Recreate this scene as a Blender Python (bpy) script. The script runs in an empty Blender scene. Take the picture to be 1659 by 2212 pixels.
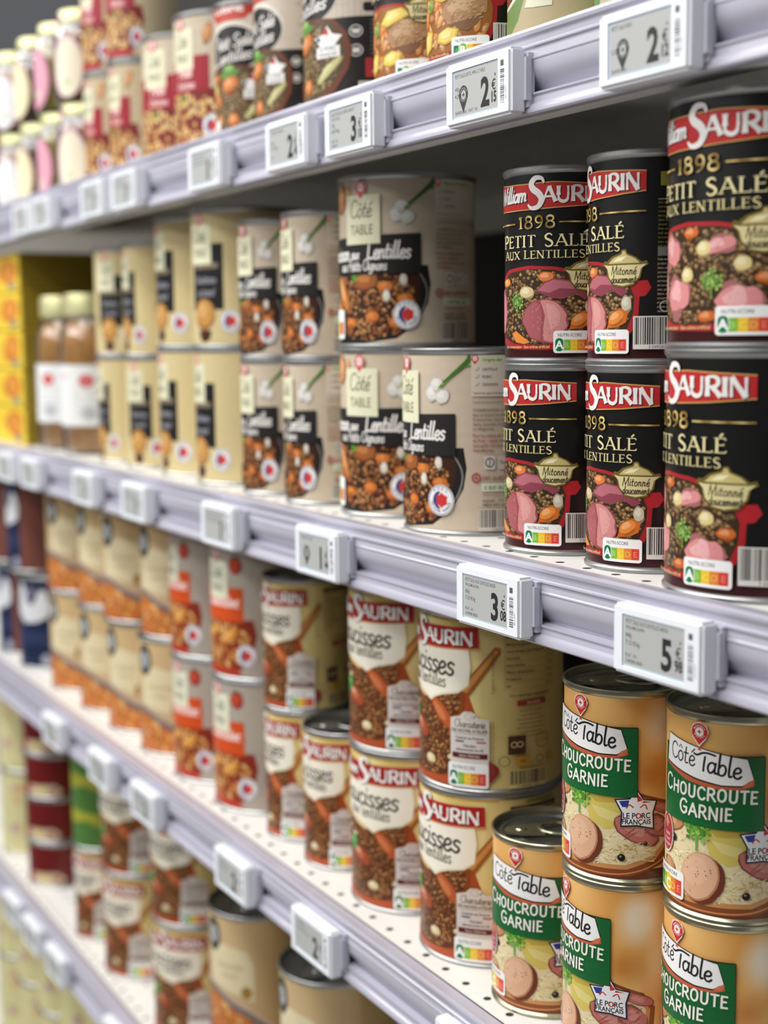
import bpy, bmesh, math, random
from math import sin, cos, pi, radians, atan2, hypot
from mathutils import Matrix, Vector
from mathutils.geometry import tessellate_polygon

# ------------------------------------------------------------------ camera, world, lights, exposure
S = 0.001          # working unit is the millimetre
H = 1250.0         # camera height above the floor (mm); all z below are relative to the camera
sc = bpy.context.scene
COL = sc.collection
def P(x, y, z): return Vector((x*S, y*S, (z+H)*S))

CX = Vector((0.4958854, 0.10067591, -0.86253234))   # world axes written in camera axes (x right, y down, z forward)
CY = Vector((0.86832304, -0.06963236, 0.49108699))
CZ = Vector((-0.01061953, -0.99247957, -0.12194888))
cam = bpy.data.cameras.new('camera'); camo = bpy.data.objects.new('camera', cam); COL.objects.link(camo)
right = Vector((CX[0], CY[0], CZ[0])); down = Vector((CX[1], CY[1], CZ[1])); fwd = Vector((CX[2], CY[2], CZ[2]))
rot = Matrix((right, -down, -fwd)).transposed()
camo.matrix_world = Matrix.Translation((0, 0, H*S)) @ rot.to_4x4()
cam.sensor_fit = 'HORIZONTAL'; cam.sensor_width = 36.0; cam.lens = 3050/1659*36.0
cam.clip_start = 0.02; cam.clip_end = 50
cam.dof.use_dof = True; cam.dof.focus_distance = 0.775; cam.dof.aperture_fstop = 6.4
sc.camera = camo

sc.view_settings.view_transform = 'Standard'
try: sc.view_settings.look = 'None'
except Exception: pass
sc.view_settings.exposure = 0.16; sc.view_settings.gamma = 1.0
sc.view_settings.use_curve_mapping = False
sc.cycles.use_denoising = True
sc.cycles.max_bounces = 8

w = bpy.data.worlds.new('store_ambience'); sc.world = w; w.use_nodes = True
w.node_tree.nodes['Background'].inputs['Color'].default_value = (0.93, 0.95, 1.0, 1)
w.node_tree.nodes['Background'].inputs['Strength'].default_value = 0.11

def area(name, x, y, z, sx, sy, power, tilt=0.0, col=(1, 0.99, 0.972)):
    l = bpy.data.lights.new(name, 'AREA'); l.shape = 'RECTANGLE'; l.size = sx; l.size_y = sy; l.energy = power; l.color = col
    o = bpy.data.objects.new(name, l); COL.objects.link(o); o.location = P(x, y, z); o.rotation_euler = (tilt, 0, 0)
    return o
area('aisle_light', -1950, -500, 1550, 4.4, 0.35, 54, radians(22))
area('aisle_light', -1950, -1500, 1550, 4.4, 0.35, 44, radians(38))
area('aisle_light', -2000, -3000, 1550, 4.4, 0.35, 44, radians(55))  # unseen farther row, added to brighten shelf undersides and tag fronts

# ------------------------------------------------------------------ helpers
def lin(c):
    def f(v):
        v = max(0.0, min(1.0, v)); return v/12.92 if v <= 0.04045 else ((v+0.055)/1.055)**2.4
    if isinstance(c, str):
        c = c.lstrip('#'); c = c if len(c) == 6 else ''.join(k*2 for k in c); c = tuple(int(c[i:i+2], 16)/255 for i in (0, 2, 4))
    return (f(c[0]), f(c[1]), f(c[2]))
def rgb(c):
    if isinstance(c, str):
        c = c.lstrip('#'); c = c if len(c) == 6 else ''.join(k*2 for k in c); return tuple(int(c[i:i+2], 16)/255 for i in (0, 2, 4))
    return c
def mix(a, b, t):
    a, b = rgb(a), rgb(b); t = max(0.0, min(1.0, t)); return tuple(a[i]*(1-t)+b[i]*t for i in range(3))

def material(name, col, rough=0.5, metal=0.0, attr=False, noise=0.0, nscale=300.0, bump=0.0, trans=0.0, spec=0.5, ior=1.45, coat=0.0):
    m = bpy.data.materials.new(name); m.use_nodes = True
    nt = m.node_tree; b = nt.nodes['Principled BSDF']
    b.inputs['Roughness'].default_value = rough; b.inputs['Metallic'].default_value = metal
    b.inputs['Specular IOR Level'].default_value = spec
    b.inputs['IOR'].default_value = ior
    b.inputs['Transmission Weight'].default_value = trans
    b.inputs['Coat Weight'].default_value = coat; b.inputs['Coat Roughness'].default_value = 0.15
    src = None
    if attr:
        a = nt.nodes.new('ShaderNodeAttribute'); a.attribute_name = 'print'; src = a.outputs['Color']
    if src is None:
        r = nt.nodes.new('ShaderNodeRGB'); r.outputs[0].default_value = (*lin(col), 1); src = r.outputs[0]
    if noise > 0 or bump > 0:
        tc = nt.nodes.new('ShaderNodeTexCoord'); n = nt.nodes.new('ShaderNodeTexNoise'); n.inputs['Scale'].default_value = nscale
        n.inputs['Detail'].default_value = 4
        nt.links.new(tc.outputs['Object'], n.inputs['Vector'])
        if noise > 0:
            mr = nt.nodes.new('ShaderNodeMapRange'); mr.inputs[3].default_value = 1-noise; mr.inputs[4].default_value = 1+noise
            nt.links.new(n.outputs['Fac'], mr.inputs[0])
            mx = nt.nodes.new('ShaderNodeMix'); mx.data_type = 'RGBA'; mx.blend_type = 'MULTIPLY'; mx.inputs['Factor'].default_value = 1
            nt.links.new(src, mx.inputs[6]); nt.links.new(mr.outputs[0], mx.inputs[7]); src = mx.outputs[2]
        if bump > 0:
            bp = nt.nodes.new('ShaderNodeBump'); bp.inputs['Strength'].default_value = bump; bp.inputs['Distance'].default_value = 0.001
            nt.links.new(n.outputs['Fac'], bp.inputs['Height']); nt.links.new(bp.outputs[0], b.inputs['Normal'])
    nt.links.new(src, b.inputs['Base Color'])
    return m

M = {
 'print': material('printed_lacquer', '#fff', rough=0.34, attr=True, spec=0.45),
 'paper': material('printed_paper', '#fff', rough=0.55, attr=True, spec=0.3),
 'eink': material('electronic_paper', '#fff', rough=0.45, attr=True, spec=0.3),
 'steel': material('tin_plate', '#a6a7a6', rough=0.34, metal=0.9, noise=0.08, nscale=140, bump=0.02),
 'goldsteel': material('lacquered_tin_plate', '#a9a58c', rough=0.26, metal=0.9, noise=0.08, nscale=140, bump=0.02),
 'lidsteel': material('ribbed_tin_lid', '#8d8e8c', rough=0.28, metal=0.9, noise=0.06, nscale=90),
 'goldlid': material('gold_lacquer_jar_lid', '#cfcb98', rough=0.36, metal=0.4),
 'white_plastic': material('white_plastic', '#eef1f6', rough=0.38, noise=0.015, nscale=60),
 'clip_plastic': material('pale_grey_plastic', '#cfcfdb', rough=0.4),
 'rail': material('lavender_plastic', '#bbb9c7', rough=0.24, noise=0.03, nscale=25, spec=0.55),
 'glass': material('clear_glass', '#ffffff', rough=0.02, trans=1.0, ior=1.45),
 'brown_food': material('brown_jar_contents', '#c08a46', rough=0.5, noise=0.35, nscale=120),
 'orange_food': material('amber_jar_contents', '#8a4a1c', rough=0.5, noise=0.35, nscale=160),
 'green_food': material('olive_jar_contents', '#94852c', rough=0.5, noise=0.3, nscale=160),
 'dark_food': material('dark_jar_contents', '#4b3220', rough=0.5, noise=0.3, nscale=160),
}

def add_mesh(name, verts, faces, mat, parent=None, smooth=None, loc=None):
    me = bpy.data.meshes.new(name); me.from_pydata([tuple(c*S for c in v) for v in verts], [], faces)
    me.materials.append(mat); me.validate(); me.update()
    if smooth is not None:
        me.polygons.foreach_set('use_smooth', [True]*len(me.polygons)); me.set_sharp_from_angle(angle=radians(smooth))
    o = bpy.data.objects.new(name, me); COL.objects.link(o)
    if parent: o.parent = parent
    if loc is not None: o.location = loc
    return o
def tag(o, label=None, cat=None, group=None, kind=None):
    if label: o['label'] = label
    if cat: o['category'] = cat
    if group: o['group'] = group
    if kind: o['kind'] = kind
    return o
def empty(name, loc, rz=0.0):
    e = bpy.data.objects.new(name, None); COL.objects.link(e); e.location = loc; e.rotation_euler = (0, 0, rz); e.empty_display_size = 0.02
    return e
def box(vs, fs, x0, x1, y0, y1, z0, z1):
    b = len(vs); vs += [(x, y, z) for z in (z0, z1) for y in (y0, y1) for x in (x0, x1)]
    fs += [tuple(b+i for i in f) for f in ((0, 2, 3, 1), (4, 5, 7, 6), (0, 1, 5, 4), (2, 6, 7, 3), (0, 4, 6, 2), (1, 3, 7, 5))]
def lathe(prof, n=96):
    vs, fs = [], []
    rings = []
    for r, z in prof:
        if r < 1e-6: rings.append([len(vs)]); vs.append((0, 0, z))
        else:
            rings.append(list(range(len(vs), len(vs)+n)))
            vs += [(r*cos(2*pi*i/n), r*sin(2*pi*i/n), z) for i in range(n)]
    for a, b in zip(rings, rings[1:]):
        for i in range(n):
            j = (i+1) % n
            if len(a) == 1 and len(b) == 1: continue
            if len(a) == 1: fs.append((a[0], b[j], b[i]))
            elif len(b) == 1: fs.append((a[i], a[j], b[0]))
            else: fs.append((a[i], a[j], b[j], b[i]))
    return vs, fs
def tube(path, rad, closed=False, n=8, flat=1.0):
    vs, fs = [], []; m = len(path)
    for k, p in enumerate(path):
        a = Vector(path[(k-1) % m] if (closed or k > 0) else path[k]); b = Vector(path[(k+1) % m] if (closed or k < m-1) else path[k])
        t = (b-a).normalized(); up = Vector((0, 0, 1))
        if abs(t.z) > 0.9: up = Vector((1, 0, 0))
        s = t.cross(up).normalized(); u = s.cross(t).normalized()
        r = rad[k] if isinstance(rad, (list, tuple)) else rad
        for i in range(n):
            q = Vector(p)+s*(r*cos(2*pi*i/n))+u*(r*flat*sin(2*pi*i/n)); vs.append(tuple(q))
    for k in range(m if closed else m-1):
        k2 = (k+1) % m
        for i in range(n):
            j = (i+1) % n; fs.append((k*n+i, k*n+j, k2*n+j, k2*n+i))
    if not closed: fs += [tuple(range(n))[::-1], tuple((m-1)*n+i for i in range(n))]
    return vs, fs

# ------------------------------------------------------------------ lettering: built-in font and drawn skeleton alphabets
_tc = {}
def font_polys(s, bold=0.0):
    k = (s, bold)
    if k in _tc: return _tc[k]
    cu = bpy.data.curves.new('t', 'FONT'); cu.body = s; cu.offset = bold; cu.resolution_u = 3; cu.fill_mode = 'FRONT'
    o = bpy.data.objects.new('t', cu); me = o.to_mesh()
    res = [[(me.vertices[i].co.x, me.vertices[i].co.y) for i in p.vertices] for p in me.polygons]
    o.to_mesh_clear(); bpy.data.objects.remove(o); bpy.data.curves.remove(cu)
    _tc[k] = res
    return res

def crom(pts, n=5):
    out = []
    for i in range(len(pts)-1):
        p0 = pts[max(i-1, 0)]; p1 = pts[i]; p2 = pts[i+1]; p3 = pts[min(i+2, len(pts)-1)]
        for k in range(n):
            t = k/n; t2 = t*t; t3 = t2*t
            out.append(tuple(0.5*((2*p1[d])+(-p0[d]+p2[d])*t+(2*p0[d]-5*p1[d]+4*p2[d]-p3[d])*t2+(-p0[d]+3*p1[d]-3*p2[d]+p3[d])*t3) for d in (0, 1)))
    out.append(tuple(pts[-1])); return out

# kind: T thick straight, t thin straight, C curve heavy in the middle, K curve of even weight
CAPS = {
 'A': (.80, [('t', [(.0, 0), (.38, 1)]), ('T', [(.38, 1), (.78, 0)]), ('n', [(.14, .34), (.62, .34)])]),
 'B': (.70, [('T', [(.1, 0), (.1, 1)]), ('C', [(.1, 1), (.4, 1), (.55, .88), (.55, .64), (.4, .54), (.1, .54)]), ('C', [(.1, .54), (.45, .54), (.63, .4), (.63, .14), (.45, 0), (.1, 0)])]),
 'C': (.72, [('C', [(.66, .84), (.5, .98), (.28, .97), (.09, .75), (.06, .45), (.15, .16), (.38, .0), (.56, .04), (.68, .17)])]),
 'D': (.78, [('T', [(.1, 0), (.1, 1)]), ('C', [(.1, 1), (.4, 1), (.66, .8), (.7, .5), (.66, .2), (.4, 0), (.1, 0)])]),
 'E': (.60, [('T', [(.1, 0), (.1, 1)]), ('n', [(.1, .975), (.54, .975)]), ('n', [(.1, .52), (.46, .52)]), ('n', [(.1, .025), (.57, .025)])]),
 'F': (.58, [('T', [(.1, 0), (.1, 1)]), ('n', [(.1, .975), (.54, .975)]), ('n', [(.1, .52), (.46, .52)])]),
 'G': (.78, [('C', [(.66, .84), (.5, .98), (.28, .97), (.09, .75), (.06, .45), (.15, .16), (.38, .0), (.56, .04), (.68, .2)]), ('n', [(.42, .44), (.7, .44)]), ('t', [(.68, .44), (.68, .12)])]),
 'H': (.80, [('T', [(.1, 0), (.1, 1)]), ('T', [(.68, 0), (.68, 1)]), ('n', [(.1, .52), (.68, .52)])]),
 'I': (.24, [('T', [(.11, 0), (.11, 1)])]),
 'L': (.58, [('T', [(.1, 0), (.1, 1)]), ('n', [(.1, .025), (.56, .025)])]),
 'M': (.95, [('t', [(.08, 0), (.14, 1)]), ('T', [(.14, 1), (.46, .1)]), ('t', [(.46, .1), (.8, 1)]), ('T', [(.8, 1), (.86, 0)])]),
 'N': (.84, [('t', [(.1, 0), (.1, 1)]), ('T', [(.1, 1), (.72, 0)]), ('t', [(.72, 0), (.72, 1)])]),
 'O': (.80, [('C', [(.38, 1), (.14, .86), (.06, .5), (.14, .14), (.38, 0)]), ('C', [(.38, 0), (.62, .14), (.7, .5), (.62, .86), (.38, 1)])]),
 'P': (.64, [('T', [(.1, 0), (.1, 1)]), ('C', [(.1, 1), (.4, 1), (.58, .88), (.58, .62), (.4, .48), (.1, .48)])]),
 'Q': (.82, [('C', [(.38, 1), (.14, .86), (.06, .5), (.14, .14), (.38, 0)]), ('C', [(.38, 0), (.62, .14), (.7, .5), (.62, .86), (.38, 1)]), ('T', [(.45, .2), (.75, -.12)])]),
 'R': (.76, [('T', [(.1, 0), (.1, 1)]), ('C', [(.1, 1), (.42, 1), (.6, .88), (.6, .64), (.42, .5), (.1, .5)]), ('T', [(.34, .5), (.74, 0)])]),
 'S': (.62, [('C', [(.52, .84), (.4, .98), (.22, .97), (.08, .82), (.12, .63), (.3, .52), (.48, .38), (.54, .2), (.42, .03), (.2, .0), (.05, .16)])]),
 'T': (.68, [('T', [(.33, 0), (.33, 1)]), ('n', [(.02, .975), (.65, .975)])]),
 'U': (.80, [('T', [(.1, 1), (.1, .4)]), ('C', [(.1, .42), (.13, .14), (.38, 0), (.6, .12), (.66, .42)]), ('t', [(.66, .4), (.66, 1)])]),
 'V': (.78, [('T', [(.0, 1), (.38, 0)]), ('t', [(.38, 0), (.76, 1)])]),
 'W': (1.1, [('T', [(.0, 1), (.28, 0)]), ('t', [(.28, 0), (.54, .95)]), ('T', [(.5, .95), (.78, 0)]), ('t', [(.78, 0), (1.05, 1)])]),
 'X': (.76, [('T', [(.02, 1), (.72, 0)]), ('t', [(.04, 0), (.68, 1)])]),
 '0': (.66, [('C', [(.3, 1), (.1, .82), (.05, .5), (.1, .18), (.3, 0)]), ('C', [(.3, 0), (.5, .18), (.56, .5), (.5, .82), (.3, 1)])]),
 '1': (.42, [('T', [(.22, 0), (.22, 1)]), ('t', [(.04, .82), (.22, 1)])]),
 '8': (.62, [('C', [(.3, .55), (.1, .66), (.1, .9), (.3, 1), (.5, .9), (.5, .66), (.3, .55)]), ('C', [(.3, .55), (.06, .42), (.05, .12), (.3, 0), (.55, .12), (.54, .42), (.3, .55)])]),
 '9': (.62, [('C', [(.54, .62), (.4, .44), (.18, .46), (.06, .68), (.14, .92), (.32, 1), (.48, .9), (.55, .62), (.48, .28), (.3, .06), (.12, 0)])]),
 ' ': (.34, []), '-': (.4, [('n', [(.05, .45), (.35, .45)])]),
}
LOW = {
 'a': (.50, [('K', [(.40, .40), (.26, .5), (.1, .4), (.05, .2), (.13, .02), (.28, .05), (.4, .26)]), ('K', [(.42, .5), (.39, .2), (.42, .03), (.52, .06)])]),
 'b': (.48, [('K', [(.1, 1), (.08, .5), (.07, .02)]), ('K', [(.08, .3), (.2, .48), (.36, .46), (.42, .26), (.34, .05), (.18, 0), (.07, .08)])]),
 'c': (.42, [('K', [(.37, .42), (.24, .5), (.1, .4), (.05, .2), (.13, .03), (.27, 0), (.4, .1)])]),
 'd': (.52, [('K', [(.40, .40), (.26, .5), (.1, .4), (.05, .2), (.13, .02), (.28, .05), (.4, .26)]), ('K', [(.45, 1), (.41, .4), (.42, .04), (.5, .05)])]),
 'e': (.44, [('K', [(.06, .22), (.3, .27), (.37, .4), (.25, .5), (.1, .4), (.05, .2), (.12, .03), (.28, 0), (.41, .12)])]),
 'g': (.48, [('K', [(.40, .40), (.26, .5), (.1, .4), (.05, .2), (.13, .03), (.28, .06), (.4, .28)]), ('K', [(.42, .5), (.4, 0), (.32, -.28), (.12, -.32), (.04, -.2)])]),
 'h': (.50, [('K', [(.12, 1), (.08, .4), (.07, 0)]), ('K', [(.08, .3), (.2, .48), (.33, .45), (.36, .3), (.35, .05), (.46, .06)])]),
 'i': (.24, [('K', [(.12, .5), (.09, .2), (.11, .03), (.22, .06)]), ('K', [(.13, .7), (.13, .72)])]),
 'l': (.26, [('K', [(.13, 1), (.09, .4), (.11, .03), (.23, .06)])]),
 'm': (.76, [('K', [(.08, .5), (.07, 0)]), ('K', [(.08, .3), (.2, .48), (.32, .45), (.34, .3), (.33, 0)]), ('K', [(.34, .3), (.46, .48), (.58, .45), (.61, .3), (.6, .05), (.7, .06)])]),
 'n': (.50, [('K', [(.08, .5), (.07, 0)]), ('K', [(.08, .3), (.2, .48), (.33, .45), (.36, .3), (.35, .05), (.46, .06)])]),
 'o': (.48, [('K', [(.24, .5), (.09, .4), (.05, .22), (.12, .04), (.25, 0), (.38, .1), (.42, .28), (.35, .45), (.24, .5), (.2, .48)])]),
 'p': (.50, [('K', [(.1, .5), (.05, -.35)]), ('K', [(.08, .3), (.2, .48), (.36, .46), (.42, .26), (.34, .05), (.18, 0), (.07, .1)])]),
 'r': (.36, [('K', [(.09, .5), (.07, 0)]), ('K', [(.08, .3), (.18, .46), (.33, .48)])]),
 's': (.38, [('K', [(.33, .44), (.2, .5), (.08, .42), (.12, .3), (.28, .22), (.32, .1), (.2, 0), (.04, .06)])]),
 't': (.34, [('K', [(.15, .8), (.11, .25), (.14, .03), (.3, .05)]), ('K', [(.0, .5), (.3, .52)])]),
 'u': (.52, [('K', [(.08, .5), (.06, .18), (.14, .02), (.28, .06), (.4, .28)]), ('K', [(.42, .5), (.39, .18), (.42, .03), (.52, .06)])]),
 'x': (.44, [('K', [(.05, .48), (.38, .02)]), ('K', [(.38, .5), (.04, 0)])]),
 ' ': (.28, []),
}
ACC = {'É': ('E', 'acute'), 'È': ('E', 'grave'), 'é': ('e', 'acute'), 'ô': ('o', 'circ'), 'è': ('e', 'grave')}
TALL = {'T': (.36, [('K', [(.2, .8), (.17, .4), (.16, 0)]), ('K', [(-.5, .8), (-.3, .78), (.05, .98), (.4, 1.04), (.78, 1.0)])])}

class Art:
    """a flat print drawn in millimetres (u across, z up), later wrapped round a can or laid on a face"""
    def __init__(self, strip=None):
        self.items = []; self.k = 0; self.strip = strip; self.sx = 1.0; self.sz = 1.0; self.oz = 0.0; self.ou = 0.0
    def map(self, p): return (p[0]*self.sx+self.ou, p[1]*self.sz+self.oz)
    def raw(self, pts, col, step=1):
        self.items.append((self.k, [self.map(p) for p in pts], col)); self.k += step
    def poly(self, pts, col):
        try: tris = tessellate_polygon([[Vector((p[0], p[1], 0)) for p in pts]])
        except Exception: return
        for t in tris: self.items.append((self.k, [self.map(pts[i]) for i in t], col))
        self.k += 1
    def conv(self, pts, col, step=1): self.raw(pts, col, step)
    def rect(self, u0, z0, u1, z1, col): self.raw([(u0, z0), (u1, z0), (u1, z1), (u0, z1)], col)
    def rrect(self, u0, z0, u1, z1, r, col, skew=0.0):
        pts = []
        for cx, cz, a in ((u1-r, z1-r, 0), (u0+r, z1-r, 90), (u0+r, z0+r, 180), (u1-r, z0+r, 270)):
            for i in range(5):
                t = radians(a+22.5*i); pts.append((cx+r*cos(t), cz+r*sin(t)))
        self.raw([(u, z+skew*(u-u0)) for u, z in pts], col)
    def ell(self, u, z, ru, rz, col, n=28, rot=0.0, a0=0, a1=360):
        pts = []
        full = (a1-a0) >= 360
        for i in range(n + (0 if full else 1)):
            a = radians(a0+(a1-a0)*i/n); x, y = ru*cos(a), rz*sin(a); pts.append((u+x*cos(rot)-y*sin(rot), z+x*sin(rot)+y*cos(rot)))
        self.raw(pts, col)
    def ring(self, u, z, r0, r1, col, n=32, a0=0, a1=360):
        for i in range(n):
            a, b = radians(a0+(a1-a0)*i/n), radians(a0+(a1-a0)*(i+1)/n)
            self.raw([(u+r0*cos(a), z+r0*sin(a)), (u+r1*cos(a), z+r1*sin(a)), (u+r1*cos(b), z+r1*sin(b)), (u+r0*cos(b), z+r0*sin(b))], col, 0)
        self.k += 1
    def ribbon(self, pts, wd, col, caps=True):
        n = len(pts); L = []
        for i in range(n):
            a = pts[max(i-1, 0)]; b = pts[min(i+1, n-1)]; dx, dy = b[0]-a[0], b[1]-a[1]; d = hypot(dx, dy) or 1
            h = (wd[i] if isinstance(wd, (list, tuple)) else wd)/2
            L.append(((pts[i][0]-dy/d*h, pts[i][1]+dx/d*h), (pts[i][0]+dy/d*h, pts[i][1]-dx/d*h), h))
        for a, b in zip(L, L[1:]): self.raw([a[0], a[1], b[1], b[0]], col, 0)
        if caps:
            self.k += .6
            for i in (0, n-1):
                h = L[i][2]; self.raw([(pts[i][0]+h*cos(2*pi*j/10), pts[i][1]+h*sin(2*pi*j/10)) for j in range(10)], col, 0)
        self.k += 1
    def text(self, s, u, z, size, col, bold=0.0, xs=1.0, shear=0.0, align='c', rot=0.0):
        pol = font_polys(s, bold)
        if not pol: return
        xsAll = [p[0] for q in pol for p in q]; x0, x1 = min(xsAll), max(xsAll); wdt = x1-x0
        off = {'c': -x0-wdt/2, 'l': -x0, 'r': -x1}[align]
        cr, sr = cos(rot), sin(rot)
        for q in pol:
            pts = []
            for x, y in q:
                X = ((x+off)+shear*y)*size*xs; Y = y*size; pts.append((u+X*cr-Y*sr, z+X*sr+Y*cr))
            self.raw(pts, col, 0)
        self.k += 1
    def arctext(self, s, u, z, r, size, col, mid=90, spread=100, inward=False, bold=0.01):
        n = len(s)
        for i, ch in enumerate(s):
            if ch == ' ': continue
            f = (i/(n-1)-.5) if n > 1 else 0
            a = radians(mid-f*spread*(1 if not inward else -1)); q = a-pi/2 if not inward else a+pi/2
            rr = r if not inward else r+size*0.7
            self.text(ch, u+rr*cos(a), z+rr*sin(a), size, col, bold=bold, rot=q)
    def skel(self, s, u, z, size, col, wd=0.12, mode='mono', slant=0.0, xs=1.0, sp=0.06, align='c', lift=None, small=None, jit=0.0, rng=None, fit=None, low=1.0):
        """letters from the drawn skeletons. mode mono / brush / serif / flare; small = size factor of capitals after a word's first"""
        seq = []; x = 0.0; first = True
        for ch in s:
            acc = None; base = ch
            if ch in ACC: base, acc = ACC[ch]
            k = 1.0
            if mode == 'table' and base in TALL: g = TALL[base]
            elif base in CAPS: g = CAPS[base]
            elif base in LOW: g = LOW[base]
            else: continue
            if base in LOW and base != ' ' and not (mode == 'table' and base in TALL): k = low
            if small and base != ' ' and not first: k = small
            first = (base == ' ')
            seq.append((g, x, k, acc)); x += (g[0]+sp)*k
        if fit: xs = fit/((x-sp)*size)
        tot = (x-sp)*size*xs; o = {'c': -tot/2, 'l': 0, 'r': -tot}[align]
        for g, gx, k, acc in seq:
            jr = rng.uniform(-jit, jit) if rng else 0
            def T(p):
                y = p[1]*k; X = (gx+p[0]*k+slant*y)*size*xs+u+o; Y = z+y*size+(lift(X) if lift else 0)
                return (X, Y+jr*size+jr*(p[0]-.4)*size)
            W = wd*size*k if mode in ('serif', 'flare') else wd*size
            for kind, pts in g[1]:
                if mode in ('mono', 'brush', 'table'):
                    q = crom(pts, 4) if kind in 'CK' and len(pts) > 2 else pts
                    self.ribbon([T(p) for p in q], W, col)
                else:
                    if kind in 'CK':
                        q = [T(p) for p in crom(pts, 4)]; n = len(q)
                        self.ribbon(q, [W*(.45+.6*sin(pi*i/(n-1))) for i in range(n)], col, caps=False)
                    else:
                        ww = {'T': 1.0, 't': .55, 'n': .42}[kind]*W
                        q = [T(p) for p in pts]
                        if mode == 'flare':
                            q3 = [q[0], ((q[0][0]+q[1][0])/2, (q[0][1]+q[1][1])/2), q[1]]; ww *= 1.15 if kind != 'n' else 1.5
                            self.ribbon(q3, [ww*1.18, ww*.9, ww*1.18], col, caps=False)
                        else:
                            self.ribbon(q, ww, col, caps=False)
                            for e, other in ((0, 1), (1, 0)):
                                p = pts[e]
                                if kind in 'Tt' and p[1] in (0, 1):
                                    d = .05 if p[1] == 0 else -.05
                                    a, b = T((p[0]-wd*1.0, p[1])), T((p[0]+wd*1.0, p[1])); a2, b2 = T((p[0]-wd*1.0, p[1]+d)), T((p[0]+wd*1.0, p[1]+d))
                                    self.raw([a, b, b2, a2], col, 0)
                                elif kind == 'n' and e == 1 and len(g[1]) > 1:
                                    dy = .14 if p[1] < .3 else (-.14 if p[1] > .7 else .08)
                                    self.ribbon([T(p), T((p[0]+.02, p[1]+dy))], ww*1.1, col, caps=False)
            if acc:
                top = 1.08 if g in CAPS.values() else .66
                c = g[0]*.45
                sh = {'acute': [(c-.02, top), (c+.16, top+.2)], 'grave': [(c+.02, top), (c-.14, top+.18)], 'circ': [(c-.12, top), (c, top+.17), (c+.12, top)]}[acc]
                self.ribbon([T(p) for p in sh], W*.8, col, caps=(mode != 'serif'))
            self.k += 1
        return tot
    # ---- building
    def build(self, name, mapping, mat, parent=None, normal=None, step=0.0035, zstep=4.0):
        verts, faces, cols, nors = [], [], [], []
        for k, pts, col in self.items:
            a = sum(pts[i][0]*pts[(i+1) % len(pts)][1]-pts[(i+1) % len(pts)][0]*pts[i][1] for i in range(len(pts)))
            if abs(a) < 1e-7: continue
            if a < 0: pts = pts[::-1]
            if callable(col):
                pieces = []
                for p in cut(pts, 1, zstep): pieces += cut(p, 0, self.strip or zstep)
            else: pieces = cut(pts, 0, self.strip) if self.strip else [pts]
            for p in pieces:
                b = len(verts)
                for q in p:
                    v, nn = mapping(q[0], q[1], k*step); verts.append(v); nors.append(nn)
                    cols.append((*lin(col(q[0], q[1])), 1) if callable(col) else (*lin(col), 1))
                faces.append(tuple(range(b, b+len(p))))
        me = bpy.data.meshes.new(name); me.from_pydata([(v[0]*S, v[1]*S, v[2]*S) for v in verts], [], faces)
        at = me.attributes.new('print', 'FLOAT_COLOR', 'POINT')
        at.data.foreach_set('color', [c for q in cols for c in q])
        me.polygons.foreach_set('use_smooth', [True]*len(me.polygons))
        me.update(); me.normals_split_custom_set_from_vertices(nors)
        me.materials.append(mat)
        if parent is None: return me
        o = bpy.data.objects.new(name, me); COL.objects.link(o); o.parent = parent
        return o
def cut(pts, ax, w):
    lo = min(p[ax] for p in pts); hi = max(p[ax] for p in pts)
    i0, i1 = math.floor(lo/w+1e-9), math.ceil(hi/w-1e-9)
    if i1-i0 <= 1: return [pts]
    out = []; rest = pts
    for i in range(i0+1, i1):
        c = i*w; L, Rr = [], []
        n = len(rest)
        for j in range(n):
            p, q = rest[j], rest[(j+1) % n]; a, b = p[ax]-c, q[ax]-c
            if a <= 0: L.append(p)
            if a >= 0: Rr.append(p)
            if a*b < 0:
                t = a/(a-b); m = (p[0]+(q[0]-p[0])*t, p[1]+(q[1]-p[1])*t); L.append(m); Rr.append(m)
        if len(L) >= 3: out.append(L)
        rest = Rr
        if len(rest) < 3: return out
    out.append(rest); return out
NSEG = 96
def wrap(R):
    def f(u, z, d):
        a = u/R; i = math.floor(a/(2*pi/NSEG)+1e-6); a0 = i*2*pi/NSEG; a1 = a0+2*pi/NSEG; t = (a-a0)/(a1-a0); r = R+d
        return ((r*(cos(a0)*(1-t)+cos(a1)*t), r*(sin(a0)*(1-t)+sin(a1)*t), z), (cos(a), sin(a), 0))
    return f
def flat_front(y):       # faces -y
    return lambda u, z, d: ((u, y-d, z), (0, -1, 0))

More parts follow.
